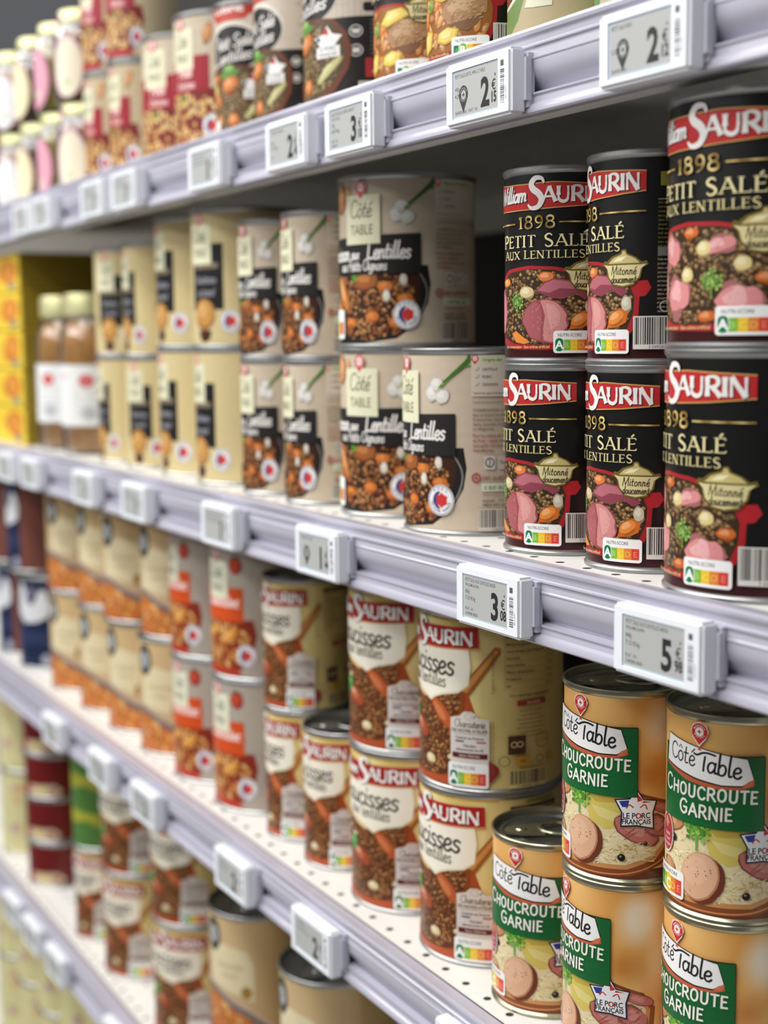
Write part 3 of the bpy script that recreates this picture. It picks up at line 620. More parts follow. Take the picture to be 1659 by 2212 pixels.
# ---- cream sausage and lentil can
def art_sausage(A, rng):
    def bg(u, z): return mix('#d9bf72', '#e9d9a2', .5+.5*sin((u-14)*.12)*cos(z*.03)) if u < 45 else mix('#d8c584', '#cdb675', (u-45)/40)
    A.rect(-165, 0, 165, 110, bg)
    A.rect(-40, 104.5, 46, 110, '#cfa94e')
    A.text('AUTHENTIQUE DEPUIS 1898', -1, 105.2, 3.3, '#6a4a1c', bold=.005, xs=1.02)
    # lower dish
    A.poly([(-50, 58), (-30, 62), (-8, 56), (0, 54), (8, 57), (20, 65), (32, 62), (36, 50), (40, 30), (42, 3), (-50, 3)], '#a84a24')
    A.poly([(-34, 58), (-14, 57), (0, 52), (14, 60), (24, 58), (30, 46), (28, 30), (24, 12), (8, 6), (-14, 8), (-34, 20)], '#5c3319')
    pal = ['#9a6034', '#b0733e', '#84502a', '#c08a50', '#8e5a30', '#74432a']
    lentils(A, -2, 32, 30, 25, 560, 1.15, pal, rng, lambda x, y: y < 56-abs(x)*.1 and x < 27)
    # spoon
    A.poly([(9, 55), (16, 62.5), (25, 66), (30, 60), (29, 46), (24, 44), (16, 47)], '#8a4618'); A.poly([(12, 55), (17, 60.5), (24, 63.5), (27.5, 58), (26.5, 48.5), (22, 47), (16, 49)], '#5c2c12')
    lentils(A, 20.5, 55, 7, 7, 60, 1.1, pal, rng)
    A.poly([(24, 63.5), (29, 66.5), (47, 90), (50, 89.4), (50, 86), (33, 60)], '#9a5a22'); A.poly([(27, 63), (30, 65.5), (47.4, 88.6), (48.8, 87.2), (31.6, 62)], '#c98c48')
    # sausages
    for (x, y, a, b, r, c) in ((16, 47, 12, 4.8, -.85, '#b85a2c'), (-6, 35, 11, 6.5, -.35, '#a04a28')):
        lump(A, x, y, a, b, c, rng, rot=r, irr=.05, hi='#f0b088', lok=.45)
    A.ell(-9, 38, 3.4, 1.6, '#e0a486', 14, rot=-.3)
    for (x, y, s) in ((-13, 48, 2.6), (6, 17, 4.2), (22, 21, 2.4), (-20, 52, 2.2)): lump(A, x, y, s, s*.85, '#dcc594', rng, hi='#ffffff')
    A.poly([(-21, 44), (-14, 47.5), (-9, 44.5), (-11, 38), (-16, 34.5), (-19, 38)], '#3d8a3a'); A.poly([(-19, 43.5), (-14.5, 46), (-11, 44), (-14, 40)], '#63b056')
    A.poly([(-50, 3), (42, 3), (41, 8), (20, 9), (-10, 6.5), (-36, 10), (-50, 18)], '#b2512c')
    # cream plaque
    A.poly([(-46, 92), (32.6, 90), (34, 78), (32.6, 66), (26.4, 61), (16, 58.6), (10, 56), (6.6, 53.4), (2, 55.6), (-10, 59.8), (-30, 63.6), (-46, 65.6)], '#e2d9bd'); A.poly([(-46, 92), (32, 90), (33.4, 78), (32, 66.6), (26, 62.2), (16, 60), (10, 57.4), (6.6, 55), (2, 57), (-10, 61), (-30, 65), (-46, 67)], '#f3ecda')
    A.skel('Saucisses', -3, 71.4, 15.6, '#3c302b', .10, 'mono', slant=.1, sp=.0, fit=54); A.skel('aux lentilles', 1, 63.6, 9.4, '#6a5a4e', .075, 'mono', slant=.06, sp=.02, fit=35)
    # flag
    fl = [(-42, 101.4), (-20, 100.6), (0, 100.4), (38, 101.8), (38.4, 89.4), (16, 88.0), (-10, 87.2), (-42, 88.6)]
    A.poly([(u, z+(-.9 if z < 95 else .1)) for u, z in fl], '#d9925a'); A.poly(fl, '#a8201f')
    for c, dx, dz in (('#4e100f', .5, -.5), ('#f2efe9', 0, 0)):
        A.ribbon([(p[0]*17-7.0+dx, 86.6+p[1]*17.4+dz) for p in crom([(.60, .80), (.52, .96), (.30, .97), (.17, .80), (.24, .63), (.42, .49), (.52, .30), (.42, .08), (.18, .03), (.04, .16)], 6)], [.75+2.9*abs(sin(pi*i/54))**.8 for i in range(55)], c, caps=False)
        A.skel('AURIN', 3.0+dx, 90.4+dz, 8.4, c, .20, 'flare', xs=1.06, sp=.05, align='l'); A.skel('William', -7.2+dx, 91.4+dz, 8.4, c, .15, 'mono', slant=.2, xs=.92, sp=.0, align='r')
    # claim label and score
    g = '#d8cfc6'
    A.poly([(22, 17), (44, 17), (44, 46), (38, 46.8), (37, 49), (34, 50.6), (30, 50.4), (27.5, 47.6), (22, 46)], g)
    A.ring(32.5, 47.6, 1.8, 2.1, '#b0a69c'); A.ribbon([(35.4, 46.6), (37, 48.6)], .5, '#4a423c')
    A.skel('Charcuterie', 33, 40.8, 4.8, '#5a4c44', .085, 'mono', slant=.12, xs=.74, sp=.0); A.text('DE NOTRE ATELIER', 33, 37.8, 2.7, '#5a4c44', bold=.012, xs=.86)
    A.rect(24, 36.8, 42.5, 37, '#8a7c74'); A.text('Cuisiné en France', 33, 33.6, 2.2, '#3d4470', bold=.01); A.rect(25, 31.6, 30, 32.5, '#2d3a70'); A.rect(37, 31.6, 42, 32.5, '#b04048')
    A.text('Viandes', 33, 28.8, 2.3, '#3d4470', bold=.01); A.text('sélectionnées en UE', 33, 26.4, 2.1, '#3d4470', bold=.01, xs=.9); A.rect(23.2, 21.8, 43, 25, '#5c2222'); A.text('Sans Nitrite', 33, 22.6, 2.4, '#d9c4bc', bold=.01)
    nutri(A, 20.6, 3.6, 23, 15.2, 'A'); A.poly([(43.6, 6), (49, 13), (49, 17), (43.6, 21)], '#8e2226')
    A.ou = -5*A.sx
    # back panel
    A.rect(57, 98.5, 88, 102, '#5a3420'); A.text('VALEURS NUTRITIONNELLES', 72.5, 99.2, 2.0, '#d8c8a4', xs=.9)
    A.rect(57, 98.5, 57.2, 64, '#8a744c'); A.rect(87.8, 98.5, 88, 64, '#8a744c')
    for i, s in enumerate(('Énergie', 'Matières grasses', 'dont Acides Gras Saturés', 'Glucides', 'dont Sucres', 'Fibres alimentaires', 'Protéines', 'Sel')):
        A.rect(57, 94.2-i*4.2, 88, 94.35-i*4.2, '#8a744c'); A.text(s, 58, 95.2-i*4.2, 2.2, '#3f2a14', align='l', bold=.016); A.text('%d,%d g' % (3+i, i), 87, 95.2-i*4.2, 2.1, '#3f2a14', align='r')
    A.text('Une remarque, une question', 72.5, 60, 2.2, '#3f2a14', bold=.016); A.poly([(64, 57.4), (82, 57.4), (82, 54), (64, 54)], '#9a3a30'); A.text('SAURIN', 74, 54.8, 2.4, '#e8d8c0', bold=.01)
    for i in range(7): A.text(' '.join(rng.choice(FINE) for _ in range(3)), 72.5, 50.4-i*2.6, 1.9, '#4a3418')
    A.rect(59, 24.5, 69, 36, '#4c2c1c'); A.ring(62.3, 30.6, 1.3, 1.9, '#d8c8a4'); A.ring(65.7, 30.6, 1.3, 1.9, '#d8c8a4'); A.ring(80, 31.6, 4.4, 4.8, '#8a744c'); A.text('RECYCLE', 80, 30.6, 2, '#8a744c')
    A.ring(57, 20.5, 2.8, 3.2, '#4a3418'); A.rect(63, 17.5, 71.5, 23, '#c9962e'); A.text('TRI', 67.2, 19.2, 2.6, '#3f2a14', bold=.01); A.ring(78, 20.3, 2.2, 2.5, '#4a3418'); A.rect(84, 17.5, 88, 23, '#c9962e')
    barcode(A, 60, 6, 22, 8.4, rng, '3 049580 7451', '#d6c48a')
    A.text('Suggestion de présentation', 51.5, 62, 2.3, '#7a6238', rot=pi/2, align='l'); A.text('Ingrédients et mode de préparation', 51.5, 12, 2.3, '#7a6238', rot=pi/2, align='l')
    A.text('Sans colorant ajouté', 74, 106.2, 2.2, '#4c6a30'); A.poly([(59, 107), (61, 106), (61.5, 108.4)], '#3f6a2c'); A.rect(66, 104, 86, 105, '#4c7a3a')
    A.ou = 0.0

# ---- shared family: pale can with cream tag, coloured band, food picture and round badge
def art_table(A, rng, base, band, food, kind):
    def bg(u, z): return mix(base, '#ffffff', .06*sin(z*.9+3*sin(u*.1)))
    A.rect(-165, 0, 165, 110, bg)
    if kind == 'linen':
        for i in range(56): A.k = 1; A.rect(-115, i*2, 115, i*2+.5, mix(base, '#8a8278', .16))
        for i in range(90): A.k = 3; A.rect(-115+i*2.5, 0, -114.5+i*2.5, 110, mix(base, '#8a8278', .12))
    if kind == 'wood':
        for i in range(9): A.rect(-115, 10+i*11.5, 115, 10.25+i*11.5, mix(base, '#6a5a48', .2))
        k0 = A.k
        for i in range(120):
            A.k = k0+i % 10; x, z = rng.uniform(-110, 105), rng.uniform(3, 108); A.rect(x, z, x+rng.uniform(5, 16), z+.22, mix(base, '#7a6a58', rng.uniform(.08, .22)))
    if kind == 'lentil':
        A.poly([(-52, 52), (48, 52), (50, 40), (48, 28), (40, 15), (26, 6), (0, 3), (-52, 3)], '#1f1d1d')
        A.ribbon(crom([(40, 50), (47, 38), (45, 26), (37, 14)], 5), 1.0, '#8d8a86')
        A.poly([(-52, 51), (40, 51), (43.5, 40), (41, 27), (34, 16), (20, 9), (-4, 7), (-52, 8)], '#3c1f12')
        pal = ['#a86c38', '#8c5429', '#b8814a', '#6a3c1f', '#c4935a', '#7a4522']
        lentils(A, 4, 28, 40, 23, 430, 1.45, pal, rng, lambda x, y: x < 38 and y < 50)
        for (x, y, r) in ((-24, 36, -.95), (-34, 26, -.8)):
            lump(A, x, y, 15, 6.2, '#c27a3c', rng, rot=r, irr=.05, hi='#ffd9a0', lok=.5, hik=.5)
        lump(A, 3, 43, 9.5, 7, '#9a5728', rng, hi='#e8b070')
        for (x, y) in ((18, 39), (32, 31), (8, 20), (-12, 16), (26, 16)): lump(A, x, y, 5, 4.2, '#c96f2c', rng, irr=.2, hi='#f2b070')
        for (x, y) in ((19, 33), (31, 43)): lump(A, x, y, 2.6, 4.4, '#d8d0c0', rng, hi='#ffffff')
        parsley(A, -8, 45, 4, rng)
        for _ in range(24): x, y = rng.uniform(-20, 20), rng.uniform(8, 18); A.ell(x, y, 1.1, 1, rng.choice(('#a05a34', '#7a3a22', '#c08050')), 8)
        # onion and scallions at the top
        lump(A, -26, 96, 8, 10, '#cf8f5c', rng, irr=.05, hi='#ffe0c0', lok=.25); A.poly([(-18, 90), (-14, 104), (-11, 100), (-15, 88)], '#d8a070')
        for (x, y, s) in ((27, 84, 5), (34, 82, 4.6), (30, 89, 4.4)): lump(A, x, y, s, s*1.05, '#dcdad2', rng, hi='#ffffff', lok=.16)
        for i, (x1, z1) in enumerate(((60, 108), (62, 103), (58, 110), (64, 99), (55, 111))): A.ribbon([(31+i*.9, 86+i*1.0), (40+i*1.2, 94+i*.8), (48+i*.8, 100+i*.6), (x1, z1)], [1.4, 2.2, 3.0, 3.8], ('#a9bf6a', '#5f8f3c', '#4a7a30', '#8bb050', '#3f6a2c')[i], caps=False)
        # information side
        A.rect(53, 82, 95, 108, mix(base, '#ffffff', .28)); pin(A, 55.4, 104, 2.4); A.rect(59, 101.5, 92, 105, '#ccd6a4')
        A.text('Origine des ingrédients', 60, 102.4, 2.6, '#4a5a2c', bold=.012, align='l')
        for i, s in enumerate(('LENTILLE', 'PORC', 'OIGNON')): A.text(s, 60, 97-i*4.4, 2.3, '#5a5148', bold=.012, align='l'); A.ribbon([(55.6, 97.6-i*4.4), (56.4, 96.8-i*4.4), (58, 98.8-i*4.4)], .35, '#6a8a4c')
        A.text('*selon les approvisionnements', 54, 83.4, 2.0, '#6a6056', align='l'); A.rect(54, 78.6, 95, 78.9, '#6a6056')
        for i, s in enumerate(('CONSERVATION : à conserver', 'dans un endroit sec et frais.', 'À consommer avant la date', 'Après ouverture, à conserver', 'au réfrigérateur.')): A.text(s, 54, 73.4-i*2.7, 2.3, '#5a5148', bold=.005, align='l', xs=.92)
        for i, s in enumerate(('Pour les enfants de moins', 'de 4 ans : couper en', 'tout petits morceaux, risque', "d'étouffement.")): A.text(s, 54, 58.6-i*2.9, 2.4, '#a03a34', bold=.012, align='l', xs=.95)
        A.rrect(61, 39.5, 68, 47.5, 1, '#d8d2c8'); A.ring(64.5, 43.5, 2.2, 2.9, '#3a3630'); A.ribbon([(64, 41.6), (64.8, 43.6), (64.2, 45.4)], .6, '#3a3630'); A.rrect(70, 39.5, 86, 47.5, 1, '#cfc8bc'); A.text('Tri', 72.5, 42.4, 3, '#3a3630', bold=.02)
        A.ring(56, 34.5, 2.0, 2.9, '#b23a3a'); A.poly(star6(56, 34.5, 1.5, .35, 90, 4), '#b23a3a'); A.text('DES QUESTIONS ?', 60, 33.4, 3.0, '#8c3a34', bold=.012, align='l')
        A.rrect(59, 26.6, 90, 31.4, .6, '#d9e0c4'); A.text('0 800 865 286', 61, 27.6, 3.4, '#5e7a3c', bold=.012, align='l'); A.text('www.marque-repere', 60, 23.8, 2.2, '#a8504a', align='l')
        A.text('Scamark - C.S. 10020', 60, 20.4, 2.3, '#4a423a', bold=.01, align='l'); A.text('94859 IVRY-SUR-SEINE', 60, 17.8, 2.3, '#4a423a', bold=.01, align='l')
        barcode(A, 58, 5.4, 26, 10.4, rng, '3 564700 0', '#d3cabd')
    elif kind == 'meatball':
        pass
    else:
        c0 = {'beans': '#7a2a28', 'orange': '#8a2f1c'}[food]
        A.poly([(-52, 50), (40, 50), (43, 38), (40, 24), (30, 10), (10, 4), (-52, 4)], c0)
        pal = {'beans': ['#d9b06c', '#e3c184', '#cfa05c', '#e9cd94'], 'orange': ['#cf8f4a', '#d79c58', '#b8702f', '#e0b070']}[food]
        k0 = A.k
        for i in range(150):
            a = rng.uniform(0, 6.28); r = math.sqrt(rng.random()); x, y = -4+42*r*cos(a), 29+20*r*sin(a); c = rng.choice(pal); A.k = k0+(i % 30)*2
            q = rng.uniform(2, 3.4); t = rng.uniform(0, 3); A.ell(x, y, q, q*.72, mix(c, '#5a2a10', .4), 10, rot=t); A.ell(x-.2, y+.3, q*.82, q*.56, c, 10, rot=t)
        A.k = k0+62
        if food == 'orange':
            for (x, y, r) in ((-20, 34, -1.1), (-8, 38, .3), (16, 36, .6)): lump(A, x, y, 10, 5, '#d8913f', rng, rot=r, irr=.06, hi='#ffe0a0')
            A.ribbon([(-14, 46), (-11, 38)], 1.2, '#5a8a3a')
        else: parsley(A, 2, 42, 5, rng, ('#7a8a3a', '#98a04c', '#66762c'))
        A.poly([(-52, 4), (30, 4), (24, 10), (0, 11), (-30, 9), (-52, 13)], '#b23a24' if food == 'orange' else '#a83030')
        if food == 'orange':
            A.ell(24, 94, 6.6, 7.4, '#9c2f22', 22); A.ell(23, 95, 5, 5.6, '#c04a32', 18); A.poly([(18, 100), (24, 102), (30, 99), (24, 99)], '#3a4a28')
        else: lump(A, 30, 92, 4, 9, '#c98a54', rng, rot=-.4, hi='#f0c89a')
    # coloured band
    if kind == 'meatball':
        A.rect(-13, 30, 27, 82, band)
        A.rect(-9, 62.5, 22, 67, '#857864')
        for i, s in enumerate(('Boulettes', 'au bœuf')): A.text(s, 7, 51-i*10, 8.4, '#a2a2ac', bold=.012, xs=.8)
        A.ell(5, 26, 13.5, 12, '#8a5a2c', 22); lump(A, 5, 27, 13, 12.5, '#c8924e', rng, irr=.04, hi='#f4d49a', lok=.3); A.poly([(-3, 14), (14, 14), (12, 7), (5, 4), (-1, 7)], '#4c2a18')
        for _ in range(60): x, y = rng.uniform(-6, 16), rng.uniform(17, 36); A.ell(x, y, .6, .5, rng.choice(('#9a6430', '#e0b878', '#b0783c')), 6)
    elif kind == 'lentil':
        A.poly([(-52, 47), (43, 47), (43, 72), (-52, 70)], band)
        A.skel('Lentilles', 20, 56.6, 10.6, '#eeeae4', .13, 'mono', slant=.16, xs=.86, sp=.0); A.skel('aux', -6.5, 56.8, 7, '#eeeae4', .13, 'mono', slant=.16, xs=.8, sp=.0); A.skel('Saucisson', -29, 56.4, 10, '#eeeae4', .14, 'mono', slant=.16, xs=.80, sp=.0)
        A.skel('aux Petits Oignons', -2, 49.4, 6.8, '#dedad4', .13, 'mono', slant=.16, xs=.80, sp=.0)
    else:
        A.poly([(-52, 48), (31, 48), (31, 76), (-52, 74)], band)
        s = {'beans': ('Pois', 'Chiches'), 'orange': ('Cassoulet', '')}[food]
        A.text(s[0], 4, 60, 12, '#f3dcd4', bold=.03, xs=.95, shear=.2)
        if s[1]: A.text(s[1], 4, 51, 8, '#f0d4cc', bold=.02, xs=.95, shear=.2)
    # cream tag with pin
    A.rect(-15.2, 66, 15.2, 97, '#e3e0c0' if kind != 'linen' else '#e2e2c8'); pin(A, 0, 101.5, 4.6, red='#cf4a50', pale=mix(base, '#ffffff', .3))
    A.skel('Côté', -1, 82.8, 11, '#4a4a3a', .075, 'mono', slant=.2, xs=.9, sp=.0); A.text('TABLE', 0, 72, 9, '#6a6a52', xs=.78)
    # round origin badge
    france(A, 33, 21, 9.2)
    if kind == 'lentil':
        A.rrect(-36, 6, -20, 25, 2, '#efefec'); A.rect(-34, 9, -29.5, 17, '#cfc048'); A.rect(-29.5, 9, -25.5, 17, '#d98a3a'); A.rect(-25.5, 9, -21.8, 17, '#cf4a34')

# ---- sand can with black oval and diagonal picture
def art_tan(A, rng):
    def bg(u, z): return mix('#cdb183', '#b6935f', (u-10)/80) if u > 10 else '#cdb183'
    A.rect(-165, 0, 165, 110, bg)
    A.poly([(-60, 44), (-20, 40), (14, 24), (44, 2), (-60, 2)], '#c97a34')
    k0 = A.k
    for i in range(130):
        A.k = k0+(i % 30)*3; x = rng.uniform(-55, 38); z = rng.uniform(4, 42); lim = 42-max(0, x+20)*.62
        if z < lim-3: lump(A, x, z, rng.uniform(2, 4.5), rng.uniform(2, 3.4), rng.choice(('#d9863c', '#c8642a', '#e0a256', '#b84a20', '#a8723a')), rng, rot=rng.uniform(0, 3))
    A.k = k0+92
    A.poly([(-60, 48), (-20, 44.5), (16, 28), (46, 5), (46, 1), (13, 22), (-22, 39.5), (-60, 43)], '#7c7470'); A.poly([(-60, 50.5), (-20, 46.8), (17, 30), (48, 7), (46, 4), (16, 27), (-20, 44), (-60, 47.5)], '#d0b49c')
    A.poly([(8, 2), (22, 12), (34, 6), (40, 2)], '#3a3030')
    A.poly([(-26, 47), (-26, 78), (-8, 84), (14, 80), (20, 68), (20, 36), (8, 40)], '#e0d3ac'); A.text('Cassoulet', -3, 63, 8, '#a08a62', xs=.85); A.text('cuisiné', -3, 55, 7, '#a08a62', xs=.85)
    A.ell(13, 44, 4.6, 5.2, '#8a6a24', 20); A.ell(13, 44, 3.3, 3.8, '#a4822f', 18)
    A.ell(-22, 89, 9.5, 15, '#2a2c2c', 26); A.ell(-22, 89, 7, 8, '#9aa0a0', 20); A.ell(-22, 89, 5.5, 6, '#b6bcbc', 18); A.text('N', -22, 86, 8, '#4a4e4e', bold=.02)
    A.rect(50, 20, 100, 100, '#bb9a66')
    lines(A, 52, 96, 40, 22, 3, 2, '#8a6c40', FINE, rng)

# ---- can with black disc and red banner
def art_disc(A, rng):
    A.rect(-165, 0, 165, 110, '#cbbfae')
    for i in range(260):
        A.k = 1+i % 12; x, z = rng.uniform(-112, 110), rng.uniform(2, 108); A.rect(x, z, x+rng.uniform(2, 7), z+.3, mix('#cbbfae', '#8a7c6a', rng.uniform(.1, .35)))
    A.k = 14
    for i in range(12): A.rect(14+i*3.4, 0, 14.4+i*3.4, 110, mix('#cbbfae', '#8a7c6a', .22))
    for i in range(11): A.text(' '.join(rng.choice(FINE) for _ in range(4)), 40, 104-i*3, 2, '#6a5c4e')
    A.rect(10, 0, 90, 57, '#24211f'); A.rrect(29, 60, 46, 65.5, 1.5, '#2a2624')
    # icons, warning sign and code on the dark panel
    for z in (48, 36): A.ring(25, z, 3.2, 3.8, '#d8d4cc')
    A.poly([(22.4, 49.4), (27.6, 49.4), (26.8, 46.4), (23.4, 46.4)], '#d8d4cc'); A.rect(23, 34.4, 27, 37.6, '#d8d4cc')
    A.rrect(30, 19, 43, 31, 1, '#a83434'); A.poly([(33.4, 22), (39.6, 22), (36.5, 27.6)], '#e0c0b8')
    for i in range(9): A.text('sel eau porc', 37, 54-i*2.6, 1.8, '#9a948a')
    barcode(A, 27, 7, 20, 9, rng, None, '#d8d2c8')
    # red banner
    A.rect(-40, 99, 10, 110, '#b03430'); A.text('CUISINÉ', -16, 101, 9, '#f0e8e2', bold=.03, xs=1.05); A.poly([(-36, 99), (6, 99), (2, 95), (-30, 94)], '#c04a3a')
    # black disc with script
    A.ell(-12, 74, 28, 20, '#ded6c9', 36); A.ell(-12, 72.5, 26.5, 18, '#1d1c1c', 36)
    A.skel('Petit Salé', -12, 73.5, 9.5, '#efece6', .12, 'mono', slant=.18, sp=.0, fit=40, lift=lambda X: .1*(X+12)); A.skel('Lentilles', -12, 62.5, 9.5, '#efece6', .12, 'mono', slant=.18, sp=.0, fit=38, lift=lambda X: .1*(X+12))
    # bowl
    A.poly([(-50, 58), (-10, 60), (12, 57), (20, 48), (23, 37), (21, 25), (13, 12), (0, 3), (-50, 3)], '#6e3c2a'); A.poly([(-50, 57), (-10, 58.6), (10, 55.6), (17, 47), (19.5, 37), (18, 26), (11, 15), (0, 8), (-50, 7)], '#57432c')
    lentils(A, -14, 32, 32, 25, 560, 1.15, ['#8c7a54', '#a08a60', '#74633f', '#b49a6c', '#96744a'], rng, lambda x, y: x < 17-abs(y-36)*.25)
    for (x, y, a, b, r) in ((-13, 45, 8, 7, .3), (-30, 36, 9, 5, -1.0), (-10, 17, 5, 6, .2), (-34, 50, 9, 4, .3), (-26, 18, 4, 5, 0)): lump(A, x, y, a, b, '#cf7a3c', rng, rot=r, irr=.16)
    lump(A, 9, 25, 11, 3.0, '#c0bd82', rng, rot=.75, hi='#f4f4d0'); lump(A, -33, 42, 4, 6, '#d8c070', rng, hi='#fff4c0')
    for (x, y) in ((-14, 57), (-9, 54), (-18, 53)): A.poly(blob(x, y, 4.5, 3.4, rng, .25), rng.choice(('#7fae58', '#5f8f40', '#93bd6a')))
    A.poly(star6(8, 43, 10, .58, 90, 5), '#efeeeb'); A.rect(0, 33, 16, 40, '#efeeeb'); A.poly([(4, 48), (8, 52), (9, 47)], '#c03a3a'); A.ell(1.5, 45, 1.6, 1.6, '#3a4478', 10); A.text('LE PORC', 8, 37.4, 3.6, '#4a4a54', bold=.01, xs=.85); A.text('FRANÇAIS', 8, 34, 3.2, '#4a4a54', bold=.01, xs=.85)
    A.rrect(-38, 5, -26, 18, 1.5, '#f0efec'); A.rect(-36, 7, -32, 11, '#d9a33a'); A.rect(-32, 7, -28, 11, '#d2693a')

def art_green(A, rng):
    A.rect(-165, 0, 165, 110, '#b9a884')
    A.poly([(-60, 110), (-8, 110), (-8, 60), (-2, 30), (-10, 14), (-24, 3), (-60, 3)], '#6f8a4e'); A.poly([(30, 110), (115, 110), (115, 3), (58, 3), (44, 40)], '#7f9a66')
    A.ell(-26, 50, 28, 28, '#d9d2be', 36); A.ell(-27, 50, 26, 26, '#6a2f1c', 36)
    lentils(A, -27, 50, 25, 25, 420, 1.2, ['#8a4424', '#a0562e', '#b87a44', '#743619'], rng)
    for a in range(8): A.poly([(-4+a*1.2, 20), (0+a*2.2, 30+a), (3+a*1.5, 19)], '#dfe0c8')
    france(A, 13, 40, 14, 'LENTILLE')
    A.rect(60, 20, 100, 90, '#e0dcc8')
def art_saumure(A, rng):
    A.rect(-165, 0, 165, 110, '#b8b296'); A.poly([(-44, 110), (-10, 110), (6, 60), (-4, 3), (-44, 3)], '#5d8a48'); A.poly([(-60, 110), (-40, 110), (-38, 80), (-60, 70)], '#c8573a'); A.rect(-20, 40, 20, 70, '#e8e4d8')
def art_blue(A, rng):
    A.rect(-165, 0, 165, 110, '#1c2746'); A.rect(18, 0, 150, 110, '#7a4a3e')
    A.poly([(-36, 66), (-34, 92), (-27, 104), (-20, 98), (-15, 80), (-8, 76), (-2, 84), (5, 96), (12, 94), (17, 78), (15, 64), (0, 57), (-22, 55)], '#d9dade'); A.ell(-8, 92, 5, 6, '#8a8498', 14)
    A.rect(-40, 30, 18, 46, '#2c3858'); A.ell(10, 12, 6, 7, '#a0a4b4', 16)
def art_red(A, rng):
    A.rect(-134, 0, 134, 60, '#6a1614'); A.rect(46, 0, 134, 60, '#5e1312')
    A.poly([(-26, 4), (20, 4), (26, 12), (16, 20), (-20, 19), (-30, 11)], '#c8b49a'); A.ell(-4, 12, 10, 6, '#d8c890', 18); A.ell(14, 11, 5, 4, '#b0603a', 12); A.ell(-24, 12, 5, 5, '#c04040', 12)
    A.poly([(46, 60), (90, 60), (90, 10), (70, 14)], '#8a6a38')
def art_pale(A, rng):
    A.rect(-160, 0, 160, 110, '#d6cf9a')
    for _ in range(70): A.poly(blob(rng.uniform(-150, 150), rng.uniform(8, 102), rng.uniform(4, 10), rng.uniform(3, 7), rng), rng.choice(('#d8b878', '#dcc890', '#c8a8a0', '#cfd09a', '#e0d8a8', '#b8a0a8', '#d9a878')))
def art_lime(A, rng):
    A.rect(-165, 0, 165, 110, '#4f7a3a'); A.poly([(-60, 60), (10, 78), (60, 56), (60, 84), (-60, 96)], '#a8a838'); A.poly([(-60, 20), (10, 36), (60, 14), (60, 40), (-60, 52)], '#a8a838')

# ------------------------------------------------------------------ can kinds
def can_proto(R, h):
    """outer rim radius R and height h -> meshes for body, lid and pull tab"""
    c = R-1.3
    prof = [(0, 2.2), (R-7, 2.2), (R-4, 2.0), (R-2.6, .3), (R-1.8, 0), (R-.6, 0), (R, .6), (R, 1.9), (R-.4, 2.4), (c, 3.2), (c, h-4.2), (R-.4, h-3.0), (R, h-2.5), (R, h-.6), (R-.5, h), (R-1.2, h), (R-1.8, h-.5), (R-2.1, h-4.6)]
    lidp = [(R-2.0, h-4.5), (R-4.5, h-4.6), (R-5.2, h-3.9), (R-7.2, h-3.9), (R-8, h-4.7), (R*.62, h-4.7), (R*.6, h-4.3), (R*.55, h-4.3), (R*.53, h-4.7), (0, h-4.7)]
    return prof, lidp, c
_meshes = {}
def mesh_of(key, fn):
    if key not in _meshes: _meshes[key] = fn()
    return _meshes[key]
def raw_mesh(name, vf, mat, sharp=38):
    me = bpy.data.meshes.new(name); me.from_pydata([tuple(c*S for c in v) for v in vf[0]], [], vf[1]); me.materials.append(mat)
    me.polygons.foreach_set('use_smooth', [True]*len(me.polygons)); me.set_sharp_from_angle(angle=radians(sharp)); return me
def tab_mesh(R, h, mat):
    z = h-3.2; L = R*.98
    vs, fs = [], []
    def add(v, f): b = len(vs); vs.extend(v); fs.extend(tuple(b+i for i in q) for q in f)
    n = 28; e = [( -R*.50+L*.33*(1+cos(2*pi*i/n))+R*.02, R*.30*sin(2*pi*i/n)*(1 if cos(2*pi*i/n) < .2 else .92), z+.9+.5*cos(2*pi*i/n)) for i in range(n)]
    add(*tube(e, 1.5, closed=True, n=8, flat=.7))
    nose = [(R*.14, -R*.26), (R*.5, -R*.24), (R*.74, -R*.12), (R*.8, 0), (R*.74, R*.12), (R*.5, R*.24), (R*.14, R*.26), (R*.2, 0)]
    m = len(nose); add([(x, y, z+.1) for x, y in nose]+[(x, y, z+1.4) for x, y in nose], [tuple(range(m))[::-1], tuple(range(m, 2*m))]+[(i, (i+1) % m, m+(i+1) % m, m+i) for i in range(m)])
    rv = lathe([(3.4, z-.6), (3.4, z+1.7), (2.8, z+2.3), (0, z+2.4)], 20); add([(x+R*.5, y, q) for x, y, q in rv[0]], rv[1])
    return raw_mesh('pull_tab', (vs, fs), mat, 40)
CAN = {}
def define(key, fn, size, steel='steel', seed=1, gloss='print', sx=1.0):
    CAN[key] = dict(fn=fn, size=size, steel=steel, seed=seed, gloss=gloss, sx=sx, label=None)
SMALL, LARGE = (36.5, 110.0), (49.4, 118.5)
define('black_small', lambda A, r: art_black(A, 'small', r), SMALL, seed=3)
define('black_large', lambda A, r: art_black(A, 'large', r), LARGE, seed=4, sx=1.18)
define('black_chicken', lambda A, r: art_black(A, 'chicken', r), SMALL, seed=5)
define('choucroute_small', art_choucroute, SMALL, 'goldsteel', 6)
define('sausage_large', art_sausage, LARGE, seed=7, sx=1.18)
define('sausage_small', art_sausage, SMALL, seed=7)
define('lentil_large', lambda A, r: art_table(A, r, '#c9b9a2', '#232221', '', 'lentil'), LARGE, seed=8, gloss='paper')
define('lentil_small', lambda A, r: art_table(A, r, '#c9b9a2', '#232221', '', 'lentil'), SMALL, seed=8, gloss='paper', sx=0.75)
define('meatball_large', lambda A, r: art_table(A, r, '#d3c190', '#20201f', '', 'meatball'), LARGE, seed=9)
